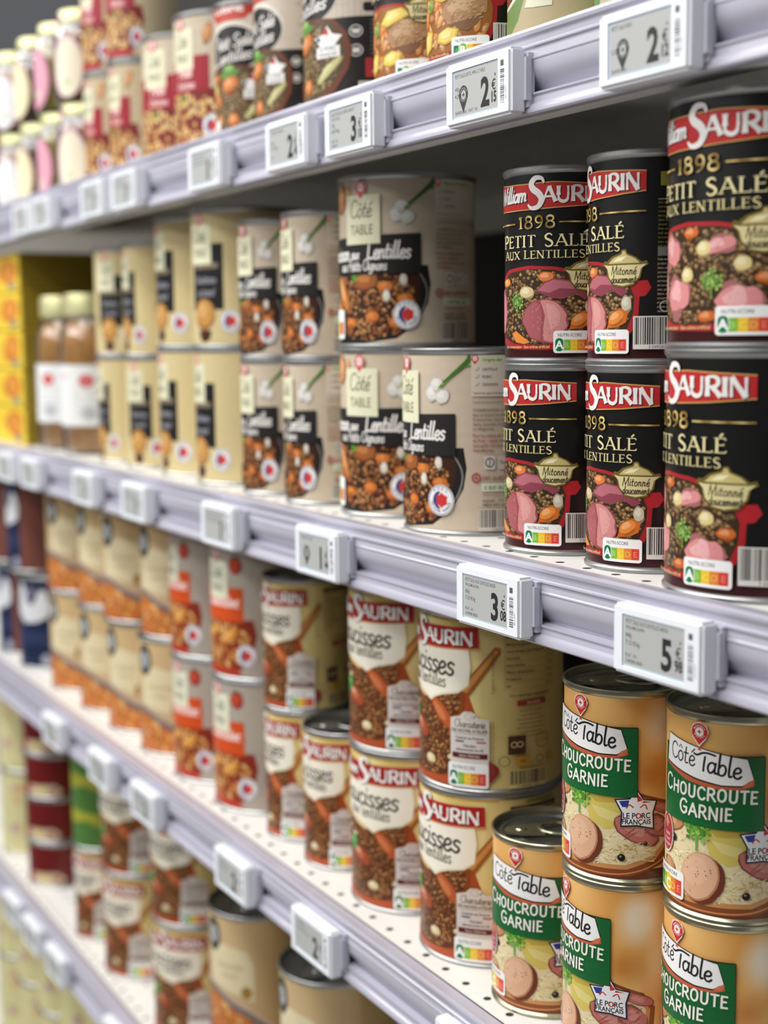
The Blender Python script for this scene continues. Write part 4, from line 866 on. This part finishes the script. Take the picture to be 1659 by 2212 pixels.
define('meatball_small', lambda A, r: art_table(A, r, '#d3c190', '#20201f', '', 'meatball'), SMALL, seed=9, sx=0.75)
define('orange_large', lambda A, r: art_table(A, r, '#b3a99c', '#d2511f', 'orange', 'linen'), LARGE, seed=10)
define('beans_large', lambda A, r: art_table(A, r, '#c6b8a2', '#9c2433', 'beans', 'wood'), LARGE, seed=11)
define('beans_small', lambda A, r: art_table(A, r, '#bfae8e', '#9c2433', 'beans', 'plain'), SMALL, seed=11, sx=0.75)
define('tan_large', art_tan, LARGE, seed=12, sx=1.1)
define('tan_low', art_tan, (49.4, 66.0), seed=12, sx=1.1)
define('disc_small', art_disc, SMALL, seed=13)
define('disc_large', art_disc, LARGE, seed=13, sx=1.3)
define('green_small', art_green, SMALL, seed=14)
define('bean_green', art_saumure, SMALL, seed=15)
define('blue_large', art_blue, LARGE, seed=16)
define('red_flat', art_red, (42.5, 58.5), seed=17)
define('pale_large', art_pale, LARGE, seed=18)
define('lime_small', art_lime, SMALL, seed=19)

def can_meshes(key):
    c = CAN[key]; R, h = c['size']
    prof, lidp, rad = can_proto(R, h)
    body = mesh_of(('body', R, h, c['steel']), lambda: raw_mesh('body', lathe(prof), M[c['steel']]))
    lid = mesh_of(('lid', R, h, c['steel']), lambda: raw_mesh('lid', lathe(lidp), M['lidsteel'], 30))
    tab = mesh_of(('tab', R, h, c['steel']), lambda: tab_mesh(R, h, M[c['steel']]))
    if c['label'] is None:
        rr = rad+.08; A = Art(strip=rr*2*pi/NSEG)
        A.sx = c['sx']; A.sz = h/110.0 if c['fn'] is not art_red else h/60.0
        c['fn'](A, random.Random(c['seed']))
        full = 2*pi*rr
        A.items = [(k, q, col) for k, p, col in A.items for q in clip_u(p, -full/2, full/2)]
        A.items = [(k, [(b, a) for a, b in q], col) for k, p, col in A.items for q in clip_u([(b, a) for a, b in p], 3.4, h-4.4)]
        c['label'] = A.build('label', wrap(rr), M[c['gloss']])
    return body, lid, tab, c['label']
def clip_u(p, lo, hi):
    if min(q[0] for q in p) >= lo and max(q[0] for q in p) <= hi: return [p]
    for c, s in ((lo, 1), (hi, -1)):
        out = []
        for i in range(len(p)):
            a, b = p[i], p[(i+1) % len(p)]; da, db = (a[0]-c)*s, (b[0]-c)*s
            if da >= 0: out.append(a)
            if da*db < 0: t = da/(da-db); out.append((c, a[1]+(b[1]-a[1])*t))
        p = out
        if len(p) < 3: return []
    return [p]
def place_can(key, x, y, z, rel, label, group, tabdir=0.0):
    body, lid, tab, lab = can_meshes(key)
    t = empty('food_can', P(x, y, z), atan2(-y, -x)+radians(rel))
    tag(t, label, 'can', group)
    for nm, me in (('body', body), ('lid', lid), ('pull_tab', tab), ('label', lab)):
        o = bpy.data.objects.new(nm, me); COL.objects.link(o); o.parent = t
        if nm == 'label': o['label'] = 'printed wrap round label'
        if nm == 'pull_tab': o.parent = last; o.rotation_euler = (0, 0, tabdir); o['label'] = 'ring pull tab'
        last = o
    return t
def stack(key, x, y, z, rels, label, where, group, shifts=None, tabdir=0.0):
    h = CAN[key]['size'][1]; n = len(rels)
    names = {1: [''], 2: ['lower ', 'upper '], 3: ['bottom ', 'middle ', 'top ']}[n]
    for i, r in enumerate(rels):
        dx, dy = shifts[i] if shifts else (0, 0)
        place_can(key, x+dx, y+dy, z+h*i, r, (names[i]+label+' '+where).strip(), group, tabdir)

# ------------------------------------------------------------------ the setting
ZA, ZB, ZC, ZD, ZE, ZT = 159.0, -125.0, -412.0, -700.0, -987.0, 446.0
YF = 450.0        # front face of the price rails
X0, X1 = -4200.0, 500.0
def plain(name, vs, fs, mat, kind='structure'):
    o = add_mesh(name, vs, fs, mat); o['kind'] = kind; return o
m = material('grey_floor_tile', '#dad7d0', rough=0.35, noise=.05, nscale=4)
vs, fs = [], []; box(vs, fs, -6000, 2500, -4500, 1200, -H-40, -H); plain('floor', vs, fs, m)
m = material('dark_back_panel', '#272422', rough=0.55, noise=.06, nscale=12)
vs, fs = [], []; box(vs, fs, -6000, 2500, 935, 955, -H, 1900); plain('wall_back', vs, fs, m)

def shelf_material():
    m = bpy.data.materials.new('white_perforated_steel'); m.use_nodes = True; nt = m.node_tree; b = nt.nodes['Principled BSDF']
    b.inputs['Roughness'].default_value = .42
    tc = nt.nodes.new('ShaderNodeTexCoord'); sp = nt.nodes.new('ShaderNodeSeparateXYZ'); nt.links.new(tc.outputs['Object'], sp.inputs[0])
    def math_(op, a, b_=None):
        n = nt.nodes.new('ShaderNodeMath'); n.operation = op
        for i, v in enumerate((a, b_)):
            if v is None: continue
            if isinstance(v, (int, float)): n.inputs[i].default_value = v
            else: nt.links.new(v, n.inputs[i])
        return n.outputs[0]
    px = math_('ABSOLUTE', math_('SUBTRACT', math_('FRACT', math_('DIVIDE', math_('ADD', sp.outputs[0], 10.0-.0005), .0245)), .5))
    py = math_('ABSOLUTE', math_('SUBTRACT', math_('FRACT', math_('DIVIDE', math_('ADD', sp.outputs[1], 10.0-.0037), .0278)), .5))
    d = math_('SQRT', math_('ADD', math_('POWER', math_('MULTIPLY', px, .0245), 2.0), math_('POWER', math_('MULTIPLY', py, .0278), 2.0)))
    hole = math_('LESS_THAN', d, .0026)
    geo = nt.nodes.new('ShaderNodeNewGeometry'); gs = nt.nodes.new('ShaderNodeSeparateXYZ'); nt.links.new(geo.outputs['Normal'], gs.inputs[0])
    hole = math_('MULTIPLY', hole, math_('GREATER_THAN', gs.outputs[2], .9))
    n = nt.nodes.new('ShaderNodeTexNoise'); n.inputs['Scale'].default_value = 30; nt.links.new(tc.outputs['Object'], n.inputs['Vector'])
    cr = nt.nodes.new('ShaderNodeMix'); cr.data_type = 'RGBA'; cr.inputs[6].default_value = (*lin('#f0efeb'), 1); cr.inputs[7].default_value = (*lin('#e4e2dc'), 1); nt.links.new(n.outputs['Fac'], cr.inputs[0])
    mx = nt.nodes.new('ShaderNodeMix'); mx.data_type = 'RGBA'; nt.links.new(hole, mx.inputs[0]); nt.links.new(cr.outputs[2], mx.inputs[6]); mx.inputs[7].default_value = (*lin('#2a2826'), 1)
    nt.links.new(mx.outputs[2], b.inputs['Base Color']); return m
MS = shelf_material()
RAILP = [(0, 0), (-1.0, .4), (-2.2, .2), (-2.6, -1.2), (-2.2, -3.0), (-.9, -4.2), (-.6, -7.5), (-1.5, -8.2), (-1.5, -9.2), (-.2, -10.0), (-.5, -14.0), (-1.0, -14.6), (-1.0, -15.4), (-.5, -16.0), (-.5, -20.0), (.8, -24.0), (4.2, -28.6), (7.0, -31.6), (7.0, -32.4), (-1.0, -32.8), (-1.0, -33.8), (.0, -34.6), (-.3, -38.0), (-1.9, -39.2), (-2.6, -40.8), (-2.6, -43.0), (-1.6, -44.0), (2.0, -44.0), (8.0, -43.0), (8.0, 0)]
def make_shelf(z, label, depth=480):
    t = empty('store_shelf', P(0, 0, z)); tag(t, label, 'shelf', 'long shelves of the display')
    vs, fs = [], []; box(vs, fs, X0, X1, YF+8.2, YF+depth, -4, 0); box(vs, fs, X0, X1, YF+8.2, YF+11, -40, 0); box(vs, fs, X0, X1, YF+11, YF+26, -40, -37)
    box(vs, fs, X0, X1, YF+depth-14, YF+depth, -40, -4)
    o = add_mesh('shelf_board', vs, fs, MS, t); o['label'] = 'white perforated shelf board'
    n = len(RAILP); vs = [(x, YF+p[0], p[1]+1.6) for x in (X0, X1) for p in RAILP]
    fs = [(i, (i+1) % n, n+(i+1) % n, n+i) for i in range(n)]
    o = add_mesh('price_rail', vs, fs, M['rail'], t, smooth=25); o['label'] = 'lavender grooved price rail'
    return t
make_shelf(ZA, 'shelf with rail crossing the upper part, under the red banner cans')
make_shelf(ZB, 'shelf carrying the black lentil cans and meatball cans')
make_shelf(ZC, 'shelf carrying the green panel cans and cream sausage cans')
make_shelf(ZD, 'shelf at lower left carrying the dark red flat cans')
make_shelf(ZE, 'lowest shelf at bottom left carrying pale yellow cans')

# ------------------------------------------------------------------ cans, shelf by shelf
G_BLACK = 'black lentil cans'; G_CH = 'green panel sauerkraut cans'; G_SA = 'cream sausage cans'; G_LE = 'lentil cans with cream tag'
G_MB = 'meatball cans'; G_OR = 'orange band cans'; G_TAN = 'sand coloured cans with black oval'; G_BE = 'dark red band cans'; G_DI = 'black disc cans'
# upper shelf
place_can('bean_green', -583, 501, ZA, -60, 'green and beige can cut by the top edge, rightmost on the upper shelf', 'cans at the right of the upper shelf')
place_can('green_small', -662, 501, ZA, -38, 'green lentil can with round origin badge above the price rail', 'cans at the right of the upper shelf')
place_can('black_chicken', -748, 501, ZA, -48, 'black stew can with score B, right one of the pair on the upper shelf', 'black stew cans on the upper shelf')
place_can('black_chicken', -823, 506, ZA, -50, 'black stew can with score B, left one of the pair on the upper shelf', 'black stew cans on the upper shelf')
place_can('disc_large', -918, 516, ZA, -51, 'large can with black disc, terracotta bowl and star badge on the upper shelf', G_DI)
place_can('disc_small', -1010, 505, ZA, -46, 'small can with black disc, beside the large black disc can', G_DI)
place_can('disc_small', -1089, 506, ZA, -20, 'small can with red banner over black disc, beside the dark red band cans', G_DI)
place_can('beans_large', -1177, 519, ZA, -58, 'large dark red band can, right one of the pair on the upper shelf', G_BE)
place_can('beans_large', -1276, 526, ZA, -50, 'large dark red band can, left one of the pair on the upper shelf', G_BE)
stack('beans_small', -1362, 509, ZA, (-62, -50), 'small dark red band can in the right stack', 'beside the large pair', G_BE)
stack('beans_small', -1437, 508, ZA, (-66, -60), 'small dark red band can in the left stack', 'next to the jars', G_BE)
# second shelf
stack('black_large', -510, 507, ZB, (-61, -42), 'large black lentil can with pale ham,', 'nearest stack at the right edge', G_BLACK)
stack('black_small', -597, 509, ZB, (-59, -72), 'small black lentil can in the right stack', 'beside the large black cans', G_BLACK)
stack('black_small', -673, 507, ZB, (-54.5, -26), 'small black lentil can in the left stack', 'beside the lentil can with back text', G_BLACK)
place_can('lentil_large', -780, 516, ZB, -67.7, 'large lentil can turned to show its back text and barcode, alone beside the black cans', G_LE)
stack('lentil_large', -882, 523, ZB, (-43, -40), 'large lentil can with cream tag,', 'in the stack left of the black cans', G_LE, shifts=((0, 0), (1, 0)))
stack('lentil_large', -800, 628, ZB, (-40, -42), 'large lentil can in the shade', 'behind the black cans', G_LE)
stack('lentil_small', -972, 507, ZB, (-70, -66), 'small lentil can in the right stack', 'beside the large lentil stack', G_LE)
stack('lentil_small', -1053, 507, ZB, (-62, -60), 'small lentil can in the left stack', 'beside the meatball cans', G_LE)
stack('meatball_large', -1152, 520, ZB, (-71, -57), 'large beige meatball can in the right stack', 'beside the small lentil cans', G_MB)
stack('meatball_large', -1251, 524, ZB, (-72, -72), 'large beige meatball can in the left stack', 'beside the small meatball cans', G_MB)
stack('meatball_small', -1340, 509, ZB, (-50, -74), 'small beige meatball can in the right stack', 'beside the large meatball cans', G_MB)
stack('meatball_small', -1424, 508, ZB, (-74, -44), 'small beige meatball can in the left stack', 'beside the white labelled jars', G_MB)
# third shelf
stack('choucroute_small', -543, 522, ZC, (-49, -28.6), 'green panel sauerkraut can', 'in the stack at the right edge', G_CH, tabdir=-.5)
stack('choucroute_small', -615, 508, ZC, (-66, -43.8), 'green panel sauerkraut can', 'in the stack beside the single sauerkraut can', G_CH, tabdir=-.6)
place_can('choucroute_small', -688.5, 508.5, ZC, -34.6, 'single green panel sauerkraut can with open view of its lid', G_CH, tabdir=-.72)
stack('sausage_large', -776, 523, ZC, (-57.8, -63), 'large cream sausage can in the right stack', 'beside the sauerkraut cans', G_SA, shifts=((0, 0), (1, 0)))
stack('sausage_large', -876, 523.5, ZC, (-48.6, -54), 'large cream sausage can in the left stack', 'beside the small sausage cans', G_SA, shifts=((0, 0), (0, 0)))
place_can('sausage_small', -965, 514, ZC, -59, 'single small cream sausage can with open view of its dark lid', G_SA, tabdir=-.4)
stack('sausage_small', -1038, 515, ZC, (-73, -61), 'small cream sausage can', 'stacked beside the orange band cans', G_SA)
stack('orange_large', -1131, 521, ZC, (-62, -60), 'grey can with orange band', 'in the right stack beside the sausage cans', G_OR)
stack('orange_large', -1230, 521, ZC, (-62, -73), 'grey can with orange band', 'in the left stack beside the sand cans', G_OR)
for i, x in enumerate((-1329, -1428, -1527, -1640)):
    stack('tan_large', x, 523, ZC, (-31-4*(i % 2), -29-6*((i+1) % 2)), 'sand coloured can with black oval,', ('first', 'second', 'third', 'fourth')[i]+' stack left of the orange band cans', G_TAN, shifts=((0, 0), (0, (4, -3, 2, 0)[i])))
for x, z, r, lab in ((-1770, ZC, -32, 'lower right dark blue can with white figure, beside the sand cans'), (-1872, ZC, -60, 'lower left dark blue can with white figure, at the picture edge'),
                     (-1814, ZC+118.5, -62, 'upper right dark blue can with brown back panel, beside the sand cans'), (-1916, ZC+118.5, -70, 'upper left dark blue can with brown back panel, at the picture edge')):
    place_can('blue_large', x, 521, z, r, lab, 'dark blue cans')
# fourth shelf
stack('pale_large', -1905, 521, ZD, (-40, -50), 'pale yellow can', 'beside the dark red flat cans', 'pale yellow cans')
for i in range(4):
    place_can('red_flat', -1773+(2, -1, 1, 0)[i], 513, ZD+58.5*i, -28-5*(i % 2), ('bottom', 'second', 'third', 'top')[i]+' dark red flat can in the tall stack, counted from below', 'dark red flat cans')
stack('sausage_small', -1577, 509, ZD, (-58,), 'small cream sausage can on the fourth shelf', 'beside the dark red stack', G_SA)
place_can('lime_small', -1577, 509, ZD+110, -50, 'green and yellow can on top of the sausage can beside the dark red stack', 'green and yellow cans')
place_can('lime_small', -1512, 600, ZD, -50, 'green and yellow can in the second row, behind the fourth shelf sausage cans', 'green and yellow cans')
stack('sausage_large', -1466, 521, ZD, (-56, -50), 'large cream sausage can in the left stack', 'of the fourth shelf', G_SA)
stack('sausage_large', -1308, 521, ZD, (-46, -52), 'large cream sausage can in the right stack', 'of the fourth shelf', G_SA)
stack('sausage_small', -1238, 592, ZD, (-60, -60), 'small cream sausage can in the second row', 'behind the fourth shelf sand cans', G_SA)
for x, r, wh in ((-1156, -34, 'under the left third rail price tags'), (-1003, -42, 'nearest on the fourth shelf')):
    place_can('tan_low', x, 521, ZD, r, 'low sand coloured can carrying a taller one, '+wh, G_TAN)
    place_can('tan_large', x, 521, ZD+66, r, 'tall sand coloured can with gold medal, '+wh, G_TAN)
# lowest shelf
for i, x in enumerate((-1960, -1858, -1756, -1654, -1552, -1450)):
    stack('pale_large', x, 520, ZE, (-40+7*i, -60+9*i), 'pale yellow can', 'on the lowest shelf, '+('sixth', 'fifth', 'fourth', 'third', 'second', 'first')[i]+' stack from the right', 'pale yellow cans of the lowest shelf')

# ------------------------------------------------------------------ jars
def jar(x, y, z, R, h, rel, label, group, food, lab, name='glass_jar', c2='#9a4a98'):
    t = empty(name, P(x, y, z), atan2(-y, -x)+radians(rel)); tag(t, label, 'jar', group)
    k = R/34.0
    prof = [(0, .6), (R-4, 0), (R-1, 1.6), (R, 5), (R, h*.68), (R-1.5, h*.76), (R*.80, h*.84), (R*.76, h*.87), (R*.76, h*.955)]
    inner = [(R*.76-2, h*.9), (R*.80-2.4, h*.83), (R-4, h*.75), (R-2.6, h*.67), (R-2.6, 6), (R-5, 3), (0, 3)]
    o = add_mesh('glass', *lathe(prof+[(R*.76-2, h*.955)]+inner, 64), M['glass'], t, smooth=40)
    o = add_mesh('contents', *lathe([(0, 3.4), (R-5.4, 3.4), (R-3.0, 6.4), (R-3.0, h*.66), (R-4.4, h*.745), (R*.78-2.8, h*.82), (0, h*.82)], 48), M[food], t, smooth=40); o['label'] = 'cooked food inside'
    lp = [(R*.80, h*.86), (R*.835, h*.865), (R*.835, h*.985), (R*.80, h), (R*.70, h), (R*.66, h-1.2), (0, h-1.2)]
    o = add_mesh('lid', *lathe(lp, 64), M['goldlid'], t, smooth=40); o['label'] = 'pale gold screw lid'
    rr = R+.25; A = Art(strip=rr*2*pi/NSEG); lab(A, h); A.items = [(kk, q, c) for kk, p, c in A.items for q in clip_u(p, -pi*rr, pi*rr)]
    A.build('label', wrap(rr), M['paper'], t)
    if group.startswith('small'):
        q = R*.835+.3; B = Art(strip=q*2*pi/NSEG); B.rect(-13, h*.76, 16, h*.85, '#c9c9c6'); B.rect(-30, h*.70, -15, h*.97, c2)
        B.build('neck_band', wrap(q), M['paper'], t)
    return t
def lab_oval(c1, c2):
    def f(A, h):
        A.rect(-30, h*.60, -24, h*.72, c2); A.ell(0, h*.37, 21, h*.34, mix(c1, c2, .35), 30); A.ell(1, h*.36, 18, h*.32, c1, 30)
        A.ell(0, h*.2, 6, 4, '#c8d0b0', 14); A.rect(30, h*.05, 60, h*.6, mix(c1, '#ffffff', .3))
    return f
def lab_white(A, h):
    A.rect(-76, h*.18, 76, h*.56, '#e6e7e6'); A.ell(12, h*.46, 9, 7, '#c83a40', 20); A.text('LE', 12, h*.445, 6, '#f0e0e0', bold=.02)
    for i in range(5): A.text('ragoût cuisiné au four', 14, h*(.40-.04*i), 4, '#b4b8ba')
    A.text('Cassoulet', -28, h*.48, 8, '#d8a0a0', bold=.01); A.ell(14, h*.26, 9, 8, '#b9bcbd', 18)
for lev, nm in ((0, 'lower'), (1, 'upper')):
    z = ZA+97*lev
    jar(-1532, 506, z, 34, 96, -38, nm+' small jar with cream oval label, beside the small dark red band cans', 'small oval label jars', 'orange_food', lab_oval('#e9dfc8', '#9a4a98'), c2='#a04a9c')
    jar(-1607, 506, z, 34, 96, -66, nm+' small jar with pink oval label, in the middle jar stack', 'small oval label jars', 'green_food', lab_oval('#dca0b0', '#d0608a'), c2='#6a4a60')
    jar(-1692, 506, z, 34, 96, -62, nm+' small jar with cream label and orange corner, in the left jar stack', 'small oval label jars', 'dark_food', lab_oval('#e9dcb8', '#c87848'), c2='#c87848')
    jar(-1790, 506, z, 34, 96, -40, nm+' small jar with white label cut by the left edge', 'small oval label jars', 'orange_food', lab_oval('#ecebee', '#d07a60'), c2='#d08a70')
jar(-1552, 512, ZB, 40, 178, -34, 'tall brown jar with white label, right one beside the meatball cans', 'tall white label jars', 'brown_food', lab_white)
jar(-1645, 512, ZB, 40, 178, -60, 'tall brown jar with white label, left one beside the yellow boxes', 'tall white label jars', 'brown_food', lab_white)

# ------------------------------------------------------------------ yellow boxes
def yellow_box(x, y, z, w, d, h, label, seed):
    t = empty('food_box', P(x, y, z)); tag(t, label, 'box', 'yellow food boxes')
    rng = random.Random(seed)
    vs, fs = [], []; box(vs, fs, -w/2, w/2, 0, d, 0, h)
    bm = bmesh.new(); vv = [bm.verts.new(tuple(c*S for c in v)) for v in vs]; [bm.faces.new([vv[i] for i in f]) for f in fs]
    bmesh.ops.bevel(bm, geom=bm.edges[:], offset=.0008, segments=2, affect='EDGES'); me = bpy.data.meshes.new('carton'); bm.to_mesh(me); bm.free()
    me.materials.append(MY); o = bpy.data.objects.new('carton', me); COL.objects.link(o); o.parent = t
    A = Art(); A.rect(-w/2+1, 1, w/2-1, h-1, '#e6c63e')
    A.poly(blob(w*.16, h*.54, w*.26, h*.36, rng, .1), '#c8742c'); A.poly(blob(w*.18, h*.56, w*.18, h*.24, rng, .15), '#d9923c'); A.ell(w*.28, h*.16, w*.12, h*.1, '#8a8a78', 14)
    o = A.build('front_print', flat_front(-.15), M['paper'], t)
    B = Art(); B.rect(2, 1, d-2, h-1, '#8f7a24')  # box side in a darker yellow, its shade put into the colour
    B.build('side_shade', lambda u, zz, k: ((w/2+.15+k, u, zz), (1, 0, 0)), M['paper'], t)
MY = material('yellow_card', '#c9a830', rough=.5, noise=.04, nscale=20)
for i in range(5):
    nm = ('bottom', 'second', 'middle', 'fourth', 'top')[i]
    yellow_box(-1775+(1.5, -1, 2, 0, -2)[i], 470, ZB+46.5*i, 150, 210, 46, nm+' yellow box of the stack beside the tall jars, counted from below', i)
    yellow_box(-1930+(0, 2, -1, 1, 0)[i], 472, ZB+46.5*i, 150, 210, 46, nm+' yellow box of the stack at the left picture edge, counted from below', i+9)

# ------------------------------------------------------------------ electronic price tags
def price_tag(x, zc, label, price=None, kind='plain', lines_=(), seed=1, detail=True):
    t = empty('price_tag', P(x, 0, zc)); tag(t, label, 'price tag', 'electronic price tags on the rails')
    yf, yb = 436.0, 446.5
    W, Hh = 32.0, 17.2
    vs, fs = [], []; box(vs, fs, -W, W, yf, yb, -Hh, Hh)
    bm = bmesh.new(); vv = [bm.verts.new(tuple(c*S for c in v)) for v in vs]; [bm.faces.new([vv[i] for i in f]) for f in fs]
    bm.faces.ensure_lookup_table()
    bmesh.ops.bevel(bm, geom=bm.edges[:], offset=.0016, segments=3, affect='EDGES')
    # recess for the display
    front = min(bm.faces, key=lambda f: f.calc_center_median().y)
    r = bmesh.ops.inset_region(bm, faces=[front], thickness=.0001)
    for v in front.verts:
        v.co.x = (-24.4 if v.co.x < 0 else 20.6)*S; v.co.z = (-13.4 if v.co.z < 0 else 12.6)*S
    r = bmesh.ops.extrude_face_region(bm, geom=[front]); bm.faces.remove(front)
    for v in [g for g in r['geom'] if isinstance(g, bmesh.types.BMVert)]: v.co.y += .0008
    me = bpy.data.meshes.new('casing'); bm.to_mesh(me); bm.free(); me.materials.append(M['white_plastic'])
    o = bpy.data.objects.new('casing', me); COL.objects.link(o); o.parent = t
    vs, fs = [], []; box(vs, fs, -29, 33.6, yb, 450.6, -13.5, 14.5); box(vs, fs, 30, 34.4, yb-2, yb+1.5, -10, 12)
    add_mesh('clip', vs, fs, M['clip_plastic'], t)
    rng = random.Random(seed)
    A = Art(); A.rect(-24.2, -13.2, 20.4, 12.4, '#c2d3de'); A.rect(-23.2, -12.2, 19.6, 11.6, '#b4b5b3')
    k = '#4c4d4e'
    if detail:
        for i, s in enumerate(lines_):
            if s: A.text(s, -22.4, (8.4, 5.6, 1.6, -2.2, -8.2, -11.0)[i], (2.9, 2.5, 2.9, 3.2, 2.4, 2.4)[i], k, bold=.008, align='l', xs=(.70, .72, .8, .86, .8, .8)[i])
    else:
        for i in range(3): A.rect(-22, 8.4-i*3, -22+rng.uniform(12, 36), 9.6-i*3, '#8e9090')
    if kind == 'pin':
        A.poly([(-14+4.6*cos(radians(a)), -1+4.6*sin(radians(a))*1.1) for a in range(-40, 221, 20)]+[(-14, -10.6)], '#3e3f40'); A.ell(-14, -1, 2.4, 2.6, '#b4b5b3', 16); A.poly(star6(-14, -1, 1.7, .35, 90, 4), '#3e3f40')
        A.arctext('MARQUE', -14, -1, 3.0, 1.6, '#b4b5b3', 90, 120); A.arctext('REPÈRE', -14, -1, 2.8, 1.5, '#b4b5b3', 270, 110, inward=True)
    if price:
        A.text(price[0], 7.4, -9.6, 21.0, '#2e2f30', bold=.032, xs=.80); A.text('€', 15.6, -2.6, 7.6, '#3a3b3c', bold=.008, xs=.85)
        if price[1]: A.text(price[1], 15.9, -8.8, 7.8, '#2e2f30', bold=.03, xs=.72)
        A.rect(16.6, 4.4, 17.4, 5.8, '#3a3b3c')
    A.build('screen', flat_front(yf+.72), M['eink'], t)['label'] = 'grey electronic paper display'
    B = Art(); z = -10.8
    while z < 6:
        b = rng.choice((.25, .4, .7)); B.rect(22.8, z, 26.6, z+b, '#55585c'); z += b+rng.choice((.3, .45, .7))
    B.rect(23.2, 8.2, 26.0, 11.2, '#5a5d60'); B.text('8412 5570', 28.4, -9, 1.5, '#8a8d90', rot=pi/2, align='l')
    B.build('barcode', flat_front(yf-.03), M['paper'], t)
ZR1, ZR2, ZR3, ZR4 = 134.0, -147.0, -435.0, -722.0
T1 = ('PETIT SALE LENTIL 490G C.TABLE', '', '               490g', '4,39 €/kg', '', '3564700 80061   PLAT  1X6')
price_tag(-659.5, ZR1, 'price tag reading 2,15 with pin logo, under the black stew cans', ('2', '15'), 'pin', T1, 1)
price_tag(-522.5, ZR1, 'blurred price tag reading 2 with pin logo, nearest on the upper rail', ('2', '12'), 'pin', ('PETIT SALE 420G', '', '', '5,05 €/kg', '', '3564700 8006'), 2)
price_tag(-808, ZR1, 'price tag reading 3 under the large black disc can', ('3', '10'), 'plain', ('SALE LENTILLES CUISINE SABAROT', '720G 4,30 €/kg', '720g', '4,30 €/kg', 'PLAT  1X6', 'SABAROT'), 3)
price_tag(-899, ZR1, 'price tag reading 2 next to the tag reading 3, on its left', ('2', '45'), 'plain', ('LENTILLES CUISINEES', '', '410g', '5,97 €/kg', 'PLAT', ''), 4)
for i, (x, wh) in enumerate(((-1045, 'alone under the pair of large dark red band cans'), (-1232, 'under the right stack of small dark red band cans'), (-1322, 'under the left stack of small dark red band cans'), (-1490, 'second from the left end of the upper rail'), (-1566, 'first at the left end of the upper rail'))):
    price_tag(x, ZR1, 'blurred price tag '+wh, ('1', ''), 'plain', (), 10+i, False)
price_tag(-651, ZR2, 'price tag reading 3,08 under the small black lentil cans', ('3', '08'), 'plain', ('PETIT SALE AUX LENTILLES 420GR', 'WILLIAM SAURIN', '420g', '7.33 €/kg', 'PLAT  1X1', '3 049580 50020'), 5)
price_tag(-507.5, ZR2, 'price tag reading 5 under the large black lentil cans', ('5', '98'), 'plain', ('PETIT SALE AUX LENTILLES 840GR', 'WILLIAM SAURIN', '840g', '7.12 €/kg', 'PLAT  1X1', '3 049580 50030'), 6)
price_tag(-863, ZR2, 'price tag with pin logo reading 1 under the large lentil cans', ('1', '44'), 'pin', ('LENTILLES C.TABLE', '', '', '', '', ''), 7)
for i, (x, wh) in enumerate(((-1037, 'under the small lentil cans'), (-1233, 'under the large meatball cans'), (-1382, 'under the small meatball cans'), (-1578, 'under the tall jars'), (-1680, 'under the yellow boxes at the left edge'))):
    price_tag(x, ZR2, 'blurred price tag '+wh, ('1', ''), 'plain', (), 20+i, False)
for i, (x, wh) in enumerate(((-678, 'at the bottom edge, under the single sauerkraut can'), (-882, 'under the small single sausage can'), (-1028, 'under the stacked small sausage cans'), (-1234, 'under the left orange band cans'), (-1364, 'under the first sand cans'), (-1530, 'under the farthest sand cans'))):
    price_tag(x, ZR3, 'white price tag on the third rail, '+wh, ('2', ''), 'plain', (), 30+i, False)
for i, (x, wh) in enumerate(((-1346, 'first from the right'), (-1558, 'second from the right'), (-1656, 'third from the right'), (-1748, 'fourth from the right, at the picture edge'))):
    price_tag(x, ZR4, 'blurred price tag on the lowest rail, '+wh, ('1', ''), 'plain', (), 40+i, False)
